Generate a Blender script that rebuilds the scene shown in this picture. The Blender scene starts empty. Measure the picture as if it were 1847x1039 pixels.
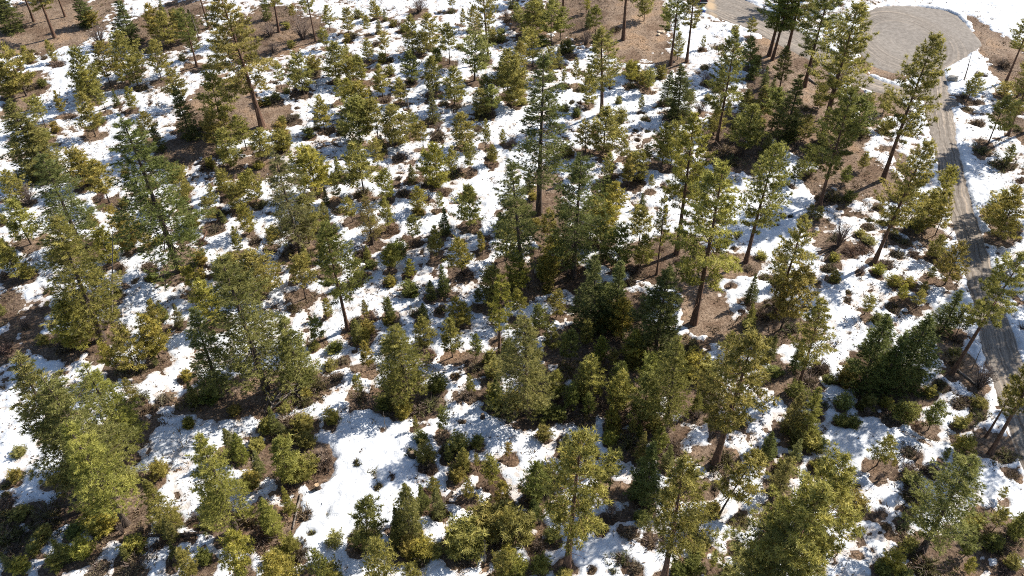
import bpy, math, random
import numpy as np
from mathutils import Vector, Matrix

# ------------------------------------------------------------------ camera, sky, sun, exposure
sc = bpy.context.scene
W0, H0 = 1847.0, 1039.0
FPX = 1500.0
CX, CY = W0 / 2, H0 / 2
CAM_H = 80.0
PITCH = math.atan(1355.0 / 1500.0)
ROLL = math.radians(1.09)
SUN_AZ = math.radians(60.0)
SUN_EL = math.radians(39.0)
_r0 = np.array([1.0, 0, 0]); _f0 = np.array([0, math.cos(PITCH), -math.sin(PITCH)]); _u0 = np.array([0, math.sin(PITCH), math.cos(PITCH)])
CR = _r0 * math.cos(ROLL) - _u0 * math.sin(ROLL)
CU = _u0 * math.cos(ROLL) + _r0 * math.sin(ROLL)
CF = _f0
CP = np.array([0.0, 0.0, CAM_H])

cam_data = bpy.data.cameras.new("camera")
cam_data.sensor_width = 36.0
cam_data.lens = 36.0 * FPX / W0
cam_data.clip_end = 6000.0
cam = bpy.data.objects.new("camera", cam_data)
sc.collection.objects.link(cam)
m = Matrix.Identity(4)
for i in range(3):
    m[i][0] = CR[i]; m[i][1] = CU[i]; m[i][2] = -CF[i]; m[i][3] = CP[i]
cam.matrix_world = m
sc.camera = cam

world = bpy.data.worlds.new("World"); sc.world = world
world.use_nodes = True
wn = world.node_tree.nodes; wl = world.node_tree.links
wn.clear()
sky = wn.new("ShaderNodeTexSky"); sky.sky_type = 'NISHITA'; sky.sun_disc = False
sky.sun_elevation = SUN_EL; sky.sun_rotation = SUN_AZ; sky.altitude = 700
bg = wn.new("ShaderNodeBackground"); bg.inputs[1].default_value = 0.10
wo = wn.new("ShaderNodeOutputWorld")
wl.new(sky.outputs[0], bg.inputs[0]); wl.new(bg.outputs[0], wo.inputs[0])

sd = bpy.data.lights.new("sun", 'SUN'); sd.energy = 5.0; sd.angle = math.radians(0.55); sd.color = (1.0, 0.955, 0.88)
sun = bpy.data.objects.new("sun", sd); sc.collection.objects.link(sun)
sun_from = Vector((math.sin(SUN_AZ) * math.cos(SUN_EL), math.cos(SUN_AZ) * math.cos(SUN_EL), math.sin(SUN_EL)))
sun.rotation_euler = (-sun_from).to_track_quat('-Z', 'Y').to_euler()
sun.location = (60, 150, 120)

sc.view_settings.view_transform = 'Standard'
sc.view_settings.look = 'None'
sc.view_settings.exposure = 1.05
sc.view_settings.gamma = 1.0
sc.view_settings.use_curve_mapping = False
sc.cycles.max_bounces = 5
sc.cycles.diffuse_bounces = 3
sc.cycles.transmission_bounces = 3
sc.cycles.transparent_max_bounces = 4

sc.cycles.use_denoising = False
sc.cycles.filter_width = 1.0

COL = sc.collection
rng = np.random.default_rng(20240311)
random.seed(11)

# ------------------------------------------------------------------ helpers: survey geometry
def terrain(x, y):
    x = np.asarray(x, float); y = np.asarray(y, float)
    return (0.28 * np.sin(x * 0.11 + 1.3) * np.cos(y * 0.09 - 0.4) + 0.16 * np.sin(x * 0.23 - y * 0.17)
            + 0.10 * np.cos(x * 0.31 + y * 0.27 + 2.0))

def unproject(px, py):
    """a point of the survey picture -> the ground point under it"""
    d = CF * FPX + CR * (px - CX) - CU * (py - CY)
    z = 0.0
    for _ in range(3):
        t = (z - CAM_H) / d[2]
        p = CP + d * t
        z = float(terrain(p[0], p[1]))
    return np.array([p[0], p[1], z])

def project(p):
    q = np.asarray(p) - CP
    w = q @ CF
    return CX + FPX * (q @ CR) / w, CY - FPX * (q @ CU) / w

NADIR = (CX + FPX * (-CR[2]) / (-CF[2]), CY - FPX * (-CU[2]) / (-CF[2]))

def height_for(base, ty):
    q = base - CP
    a, b, c, d = q @ CU, q @ CF, CU[2], CF[2]
    yv = (CY - ty) / FPX
    return (yv * b - a) / (c - yv * d)

_perm = np.random.default_rng(5).random((256, 256))
def vnoise(x, y):
    xi = np.floor(x).astype(int); yi = np.floor(y).astype(int)
    fx = x - xi; fy = y - yi
    fx = fx * fx * fx * (fx * (fx * 6 - 15) + 10); fy = fy * fy * fy * (fy * (fy * 6 - 15) + 10)
    a = _perm[xi & 255, yi & 255]; b = _perm[(xi + 1) & 255, yi & 255]
    c = _perm[xi & 255, (yi + 1) & 255]; d = _perm[(xi + 1) & 255, (yi + 1) & 255]
    return (a * (1 - fx) + b * fx) * (1 - fy) + (c * (1 - fx) + d * fx) * fy * 1.0 - 0.5

def fbm(x, y, s, o=3):
    r = 0; amp = 1.0; t = 0
    ca, sa = math.cos(0.6), math.sin(0.6)
    x = x / s; y = y / s
    for k in range(o):
        r = r + amp * vnoise(x + 17.3 * k, y - 9.1 * k); t += amp
        x, y = (x * ca - y * sa) * 2.03, (x * sa + y * ca) * 2.03
        amp *= 0.5
    return r / t * 2

# ------------------------------------------------------------------ helpers: meshes and objects
def mesh_np(name, verts, faces, mat, attrs=None, smooth=False):
    """verts (n,3), faces (m,3 or 4)"""
    me = bpy.data.meshes.new(name)
    verts = np.ascontiguousarray(verts, np.float32); faces = np.ascontiguousarray(faces, np.int32)
    k = faces.shape[1]; nf = len(faces)
    me.vertices.add(len(verts)); me.vertices.foreach_set("co", verts.ravel())
    me.loops.add(nf * k); me.loops.foreach_set("vertex_index", faces.ravel())
    me.polygons.add(nf); me.polygons.foreach_set("loop_start", np.arange(0, nf * k, k, dtype=np.int32))
    me.polygons.foreach_set("loop_total", np.full(nf, k, np.int32))
    if smooth:
        me.polygons.foreach_set("use_smooth", np.ones(nf, bool))
    me.update(calc_edges=True)
    for an, av in (attrs or {}).items():
        at = me.attributes.new(an, 'FLOAT', 'POINT')
        at.data.foreach_set("value", np.ascontiguousarray(av, np.float32))
    me.materials.append(mat)
    return me

def link(name, me, parent=None, loc=None, rot=None, scl=None):
    o = bpy.data.objects.new(name, me)
    if parent is not None:
        o.parent = parent
    if loc is not None:
        o.location = [float(v) for v in loc]
    if rot is not None:
        o.rotation_euler = rot
    if scl is not None:
        o.scale = scl
    COL.objects.link(o)
    return o

def tag(o, label=None, cat=None, group=None, kind=None):
    if label: o["label"] = label
    if cat: o["category"] = cat
    if group: o["group"] = group
    if kind: o["kind"] = kind
    return o

class Parts:
    """collects quads and triangles (as quads with a doubled corner left out) into arrays"""
    def __init__(self):
        self.v = []; self.f = []; self.a = []; self.n = 0
    def add(self, v, f, a=None):
        v = np.asarray(v, float)
        self.v.append(v); self.f.append(np.asarray(f, int) + self.n)
        self.a.append(np.zeros(len(v)) if a is None else np.broadcast_to(a, (len(v),)))
        self.n += len(v)
    def mesh(self, name, mat, smooth=False):
        return mesh_np(name, np.concatenate(self.v), np.concatenate(self.f), mat, {"tint": np.concatenate(self.a)}, smooth)

def tube(P, pts, radii, n=6, a=0.0, cap=True):
    pts = np.asarray(pts, float)
    k = len(pts)
    ang = np.arange(n) / n * 2 * math.pi
    rings = []
    for i in range(k):
        t = pts[min(i + 1, k - 1)] - pts[max(i - 1, 0)]
        t = t / (np.linalg.norm(t) + 1e-9)
        ref = np.array([1.0, 0, 0]) if abs(t[0]) < 0.8 else np.array([0, 1.0, 0])
        u = np.cross(t, ref); u /= np.linalg.norm(u); w = np.cross(t, u)
        rings.append(pts[i] + radii[i] * (np.cos(ang)[:, None] * u + np.sin(ang)[:, None] * w))
    v = np.concatenate(rings)
    f = []
    for i in range(k - 1):
        for j in range(n):
            f.append((i * n + j, i * n + (j + 1) % n, (i + 1) * n + (j + 1) % n, (i + 1) * n + j))
    if cap:
        c = len(v); v = np.vstack([v, pts[-1], pts[0]])
        for j in range(0, n, 2):
            f.append((c, (k - 1) * n + j, (k - 1) * n + (j + 1) % n, (k - 1) * n + (j + 2) % n))
            f.append((c + 1, (j + 2) % n, (j + 1) % n, j))
    P.add(v, f, a)

def norm(v):
    return v / (np.linalg.norm(v, axis=-1, keepdims=True) + 1e-9)

def blades(P, c, d, L, w, tint, r):
    """many tapering needle sprays at once: c,d (n,3), L,w,tint (n)"""
    n = len(c)
    s = norm(np.cross(d, r.normal(size=(n, 3))))
    L = L[:, None]; w = w[:, None]
    v = np.stack([c - d * L * 0.08 + s * w, c + d * L, c + d * L * 0.12 - s * w], 1).reshape(-1, 3)
    P.add(v, np.arange(n * 3).reshape(n, 3), np.repeat(tint, 3))

def tufts(P, c, d, size, nb, r, spread=0.75, width=0.16, lift=0.15, flat=1.0, tint=None):
    """bottle-brush tufts at c, pointing along d"""
    n = len(c)
    tint = r.random(n) if tint is None else tint
    cc = np.repeat(c, nb, 0); dd = np.repeat(d, nb, 0)
    dirs = norm(dd * (1 - spread * 0.5) + r.normal(size=(n * nb, 3)) * spread * np.array([1, 1, flat]) + np.array([0, 0, lift]))
    L = np.repeat(size, nb) * r.uniform(0.7, 1.15, n * nb)
    blades(P, cc, dirs, L, L * width * r.uniform(0.7, 1.3, n * nb), np.clip(np.repeat(tint, nb) + r.normal(0, 0.12, n * nb), 0, 1), r)

# ------------------------------------------------------------------ materials
def new_mat(name):
    mt = bpy.data.materials.new(name); mt.use_nodes = True
    mt.node_tree.nodes.clear()
    return mt, mt.node_tree.nodes, mt.node_tree.links

def nd(ns, t, **kw):
    n = ns.new(t)
    for k, v in kw.items():
        setattr(n, k, v)
    return n

def ramp(ns, stops):
    r = ns.new("ShaderNodeValToRGB")
    el = r.color_ramp.elements
    el[0].position = stops[0][0]; el[0].color = (*stops[0][1], 1)
    el[1].position = stops[-1][0]; el[1].color = (*stops[-1][1], 1)
    for p, c in stops[1:-1]:
        e = el.new(p); e.color = (*c, 1)
    return r

def mixc(ns, ls, fac, a, b, blend='MIX'):
    mx = ns.new("ShaderNodeMix"); mx.data_type = 'RGBA'; mx.blend_type = blend
    for sock, val in ((mx.inputs[0], fac), (mx.inputs[6], a), (mx.inputs[7], b)):
        if hasattr(val, "is_output"):
            ls.new(val, sock)
        elif isinstance(val, (int, float)):
            sock.default_value = val
        else:
            sock.default_value = (*val, 1)
    return mx.outputs[2]

def noise(ns, ls, vec, scale, detail=4, rough=0.55):
    t = ns.new("ShaderNodeTexNoise"); t.inputs["Scale"].default_value = scale
    t.inputs["Detail"].default_value = detail; t.inputs["Roughness"].default_value = rough
    if vec is not None:
        ls.new(vec, t.inputs["Vector"])
    return t.outputs[0]

def finish(ns, ls, color, rough=0.9, bump=None, bstr=0.5, bdist=0.05, spec=0.2):
    b = ns.new("ShaderNodeBsdfPrincipled")
    if hasattr(color, "is_output"):
        ls.new(color, b.inputs["Base Color"])
    else:
        b.inputs["Base Color"].default_value = (*color, 1)
    b.inputs["Roughness"].default_value = rough
    b.inputs["Specular IOR Level"].default_value = spec
    if bump is not None:
        bn = ns.new("ShaderNodeBump"); bn.inputs["Strength"].default_value = bstr; bn.inputs["Distance"].default_value = bdist
        ls.new(bump, bn.inputs["Height"]); ls.new(bn.outputs[0], b.inputs["Normal"])
    o = ns.new("ShaderNodeOutputMaterial")
    ls.new(b.outputs[0], o.inputs[0])
    return b

def geo_pos(ns):
    return ns.new("ShaderNodeNewGeometry").outputs["Position"]

def attr(ns, name):
    a = ns.new("ShaderNodeAttribute"); a.attribute_name = name
    return a.outputs["Fac"]

def foliage_mat(name, dark, mid, light, transl=0.3):
    mt, ns, ls = new_mat(name)
    r = ramp(ns, [(0.0, dark), (0.5, mid), (1.0, light)])
    ls.new(attr(ns, "tint"), r.inputs[0])
    oi = ns.new("ShaderNodeObjectInfo")
    c = mixc(ns, ls, 1.0, r.outputs[0], oi.outputs["Color"], 'MULTIPLY')
    d = ns.new("ShaderNodeBsdfPrincipled"); d.inputs["Roughness"].default_value = 0.6; d.inputs["Specular IOR Level"].default_value = 0.25
    ls.new(c, d.inputs["Base Color"])
    t = ns.new("ShaderNodeBsdfTranslucent"); ls.new(c, t.inputs[0])
    mx = ns.new("ShaderNodeMixShader"); mx.inputs[0].default_value = transl
    ls.new(d.outputs[0], mx.inputs[1]); ls.new(t.outputs[0], mx.inputs[2])
    o = ns.new("ShaderNodeOutputMaterial"); ls.new(mx.outputs[0], o.inputs[0])
    return mt

M = {}
M["pine"] = foliage_mat("pine_needles", (0.115, 0.112, 0.028), (0.285, 0.250, 0.058), (0.510, 0.438, 0.130), 0.45)
M["fir"] = foliage_mat("fir_needles", (0.090, 0.093, 0.024), (0.220, 0.206, 0.056), (0.395, 0.350, 0.115), 0.42)
M["dry"] = foliage_mat("dry_brush", (0.065, 0.042, 0.026), (0.145, 0.100, 0.062), (0.275, 0.205, 0.132), 0.25)

def bark_mat(name, c1, c2, c3):
    mt, ns, ls = new_mat(name)
    tc = ns.new("ShaderNodeTexCoord")
    mp = ns.new("ShaderNodeMapping"); mp.inputs["Scale"].default_value = (5, 5, 0.8)
    ls.new(tc.outputs["Object"], mp.inputs[0])
    n = noise(ns, ls, mp.outputs[0], 1.6, 5, 0.65)
    r = ramp(ns, [(0.32, c1), (0.5, c2), (0.68, c3)])
    ls.new(n, r.inputs[0])
    finish(ns, ls, r.outputs[0], 0.95, n, 0.8, 0.06)
    return mt
M["bark_pine"] = bark_mat("pine_bark", (0.045, 0.026, 0.018), (0.105, 0.060, 0.040), (0.190, 0.110, 0.070))
M["bark_dark"] = bark_mat("fir_bark", (0.030, 0.022, 0.017), (0.070, 0.050, 0.038), (0.130, 0.098, 0.075))
M["bark_grey"] = bark_mat("weathered_wood", (0.075, 0.060, 0.050), (0.170, 0.140, 0.115), (0.300, 0.260, 0.215))
M["twig"] = bark_mat("bare_twigs", (0.085, 0.060, 0.048), (0.150, 0.110, 0.090), (0.230, 0.180, 0.150))

def snow_mat():
    mt, ns, ls = new_mat("old_snow")
    p = geo_pos(ns)
    n1 = noise(ns, ls, p, 0.35, 4); n2 = noise(ns, ls, p, 2.6, 5, 0.6); n3 = noise(ns, ls, p, 7.5, 3, 0.6)
    r = ramp(ns, [(0.3, (0.42, 0.43, 0.445)), (0.6, (0.61, 0.615, 0.62))]); ls.new(n1, r.inputs[0])
    # wind-blown needles and bark crumbs lying on the snow
    sp = ramp(ns, [(0.655, (0, 0, 0)), (0.70, (1, 1, 1))]); ls.new(n3, sp.inputs[0])
    ml = ns.new("ShaderNodeMath"); ml.operation = 'MULTIPLY'
    ls.new(sp.outputs[0], ml.inputs[0]); ls.new(attr(ns, "dirty"), ml.inputs[1])
    c = mixc(ns, ls, ml.outputs[0], r.outputs[0], (0.16, 0.11, 0.08))
    # thin translucent rims where the litter shows through
    thin = ns.new("ShaderNodeMapRange"); thin.inputs[1].default_value = 0.0; thin.inputs[2].default_value = 0.05
    thin.inputs[3].default_value = 0.75; thin.inputs[4].default_value = 0.0
    ls.new(attr(ns, "depth"), thin.inputs[0])
    c = mixc(ns, ls, thin.outputs[0], c, (0.42, 0.36, 0.31))
    finish(ns, ls, c, 0.75, n2, 0.8, 0.13, 0.25)
    return mt
M["snow"] = snow_mat()

def ground_mat():
    mt, ns, ls = new_mat("forest_floor")
    p = geo_pos(ns)
    a = noise(ns, ls, p, 0.45, 5, 0.6); b = noise(ns, ls, p, 3.2, 5, 0.65); c3 = noise(ns, ls, p, 14.0, 3, 0.6)
    dark = ramp(ns, [(0.32, (0.038, 0.026, 0.018)), (0.5, (0.098, 0.066, 0.045)), (0.70, (0.185, 0.134, 0.094))]); ls.new(b, dark.inputs[0])
    tan = ramp(ns, [(0.30, (0.100, 0.068, 0.046)), (0.5, (0.205, 0.148, 0.104)), (0.70, (0.320, 0.245, 0.182))]); ls.new(b, tan.inputs[0])
    m1 = mixc(ns, ls, attr(ns, "tan"), dark.outputs[0], tan.outputs[0])
    m2 = mixc(ns, ls, 0.55, m1, mixc(ns, ls, a, (0.55, 0.52, 0.50), (1.35, 1.30, 1.25)), 'MULTIPLY')
    gr = ramp(ns, [(0.52, (1, 1, 1)), (0.66, (0.35, 0.33, 0.31))]); ls.new(c3, gr.inputs[0])
    m3 = mixc(ns, ls, 0.8, m2, gr.outputs[0], 'MULTIPLY')
    big = noise(ns, ls, p, 0.16, 4, 0.6)
    rb = ramp(ns, [(0.38, (0.60, 0.52, 0.46)), (0.5, (1, 1, 1)), (0.64, (1.35, 1.22, 1.05))]); ls.new(big, rb.inputs[0])
    m3 = mixc(ns, ls, 0.85, m3, rb.outputs[0], 'MULTIPLY')
    finish(ns, ls, m3, 0.97, b, 1.0, 0.16)
    return mt
M["ground"] = ground_mat()

def gravel_mat():
    mt, ns, ls = new_mat("packed_gravel")
    p = geo_pos(ns)
    b = noise(ns, ls, p, 1.2, 6, 0.7); g = noise(ns, ls, p, 9.0, 4, 0.7)
    # wheel lines: noise stretched along the direction of travel
    cb = ns.new("ShaderNodeCombineXYZ")
    u1 = ns.new("ShaderNodeMath"); u1.operation = 'MULTIPLY'; u1.inputs[1].default_value = 2.3; ls.new(attr(ns, "lane"), u1.inputs[0])
    v1 = ns.new("ShaderNodeMath"); v1.operation = 'MULTIPLY'; v1.inputs[1].default_value = 0.035; ls.new(attr(ns, "along"), v1.inputs[0])
    ls.new(u1.outputs[0], cb.inputs[0]); ls.new(v1.outputs[0], cb.inputs[1])
    t = noise(ns, ls, cb.outputs[0], 1.0, 5, 0.7)
    base = ramp(ns, [(0.3, (0.135, 0.117, 0.099)), (0.5, (0.190, 0.166, 0.142)), (0.7, (0.240, 0.212, 0.184))]); ls.new(b, base.inputs[0])
    tr = ramp(ns, [(0.40, (0.58, 0.52, 0.46)), (0.48, (0.95, 0.92, 0.88)), (0.53, (1.0, 0.97, 0.93)), (0.60, (1.60, 1.46, 1.30))]); ls.new(t, tr.inputs[0])
    c = mixc(ns, ls, attr(ns, "wear"), base.outputs[0], mixc(ns, ls, 1.0, base.outputs[0], tr.outputs[0], 'MULTIPLY'))
    gg = ramp(ns, [(0.3, (0.78, 0.78, 0.78)), (0.7, (1.15, 1.15, 1.15))]); ls.new(g, gg.inputs[0])
    c = mixc(ns, ls, 1.0, c, gg.outputs[0], 'MULTIPLY')
    c = mixc(ns, ls, attr(ns, "sand"), c, (0.36, 0.26, 0.16))
    finish(ns, ls, c, 0.95, g, 0.5, 0.03)
    return mt
M["gravel"] = gravel_mat()

def plain(name, col, rough=0.6, spec=0.4, nscale=None):
    mt, ns, ls = new_mat(name)
    if nscale:
        tc = ns.new("ShaderNodeTexCoord")
        n = noise(ns, ls, tc.outputs["Object"], nscale, 5, 0.65)
        r = ramp(ns, [(0.3, tuple(0.55 * v for v in col)), (0.7, tuple(min(1, 1.4 * v) for v in col))]); ls.new(n, r.inputs[0])
        finish(ns, ls, r.outputs[0], rough, n, 0.6, 0.08, spec)
    else:
        finish(ns, ls, col, rough, spec=spec)
    return mt
M["rock"] = plain("grey_rock", (0.26, 0.24, 0.21), 0.95, 0.2, 2.5)
M["rock_tan"] = plain("tan_rock", (0.42, 0.33, 0.24), 0.95, 0.2, 2.5)
M["cut"] = plain("cut_wood", (0.36, 0.25, 0.15), 0.9, 0.2, 6.0)
M["paint"] = plain("dark_car_paint", (0.012, 0.013, 0.016), 0.25, 0.5)
M["glass"] = plain("tinted_glass", (0.02, 0.025, 0.03), 0.05, 0.6)
M["chrome"] = plain("bumper_metal", (0.45, 0.46, 0.48), 0.3, 0.5)
M["rubber"] = plain("tyre_rubber", (0.02, 0.02, 0.02), 0.9, 0.2)
M["red"] = plain("tail_light_red", (0.35, 0.02, 0.02), 0.3, 0.5)
M["blue"] = plain("blue_tarp", (0.015, 0.045, 0.22), 0.45, 0.5)
M["pale"] = plain("pale_tarp", (0.45, 0.62, 0.72), 0.6, 0.4)

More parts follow.
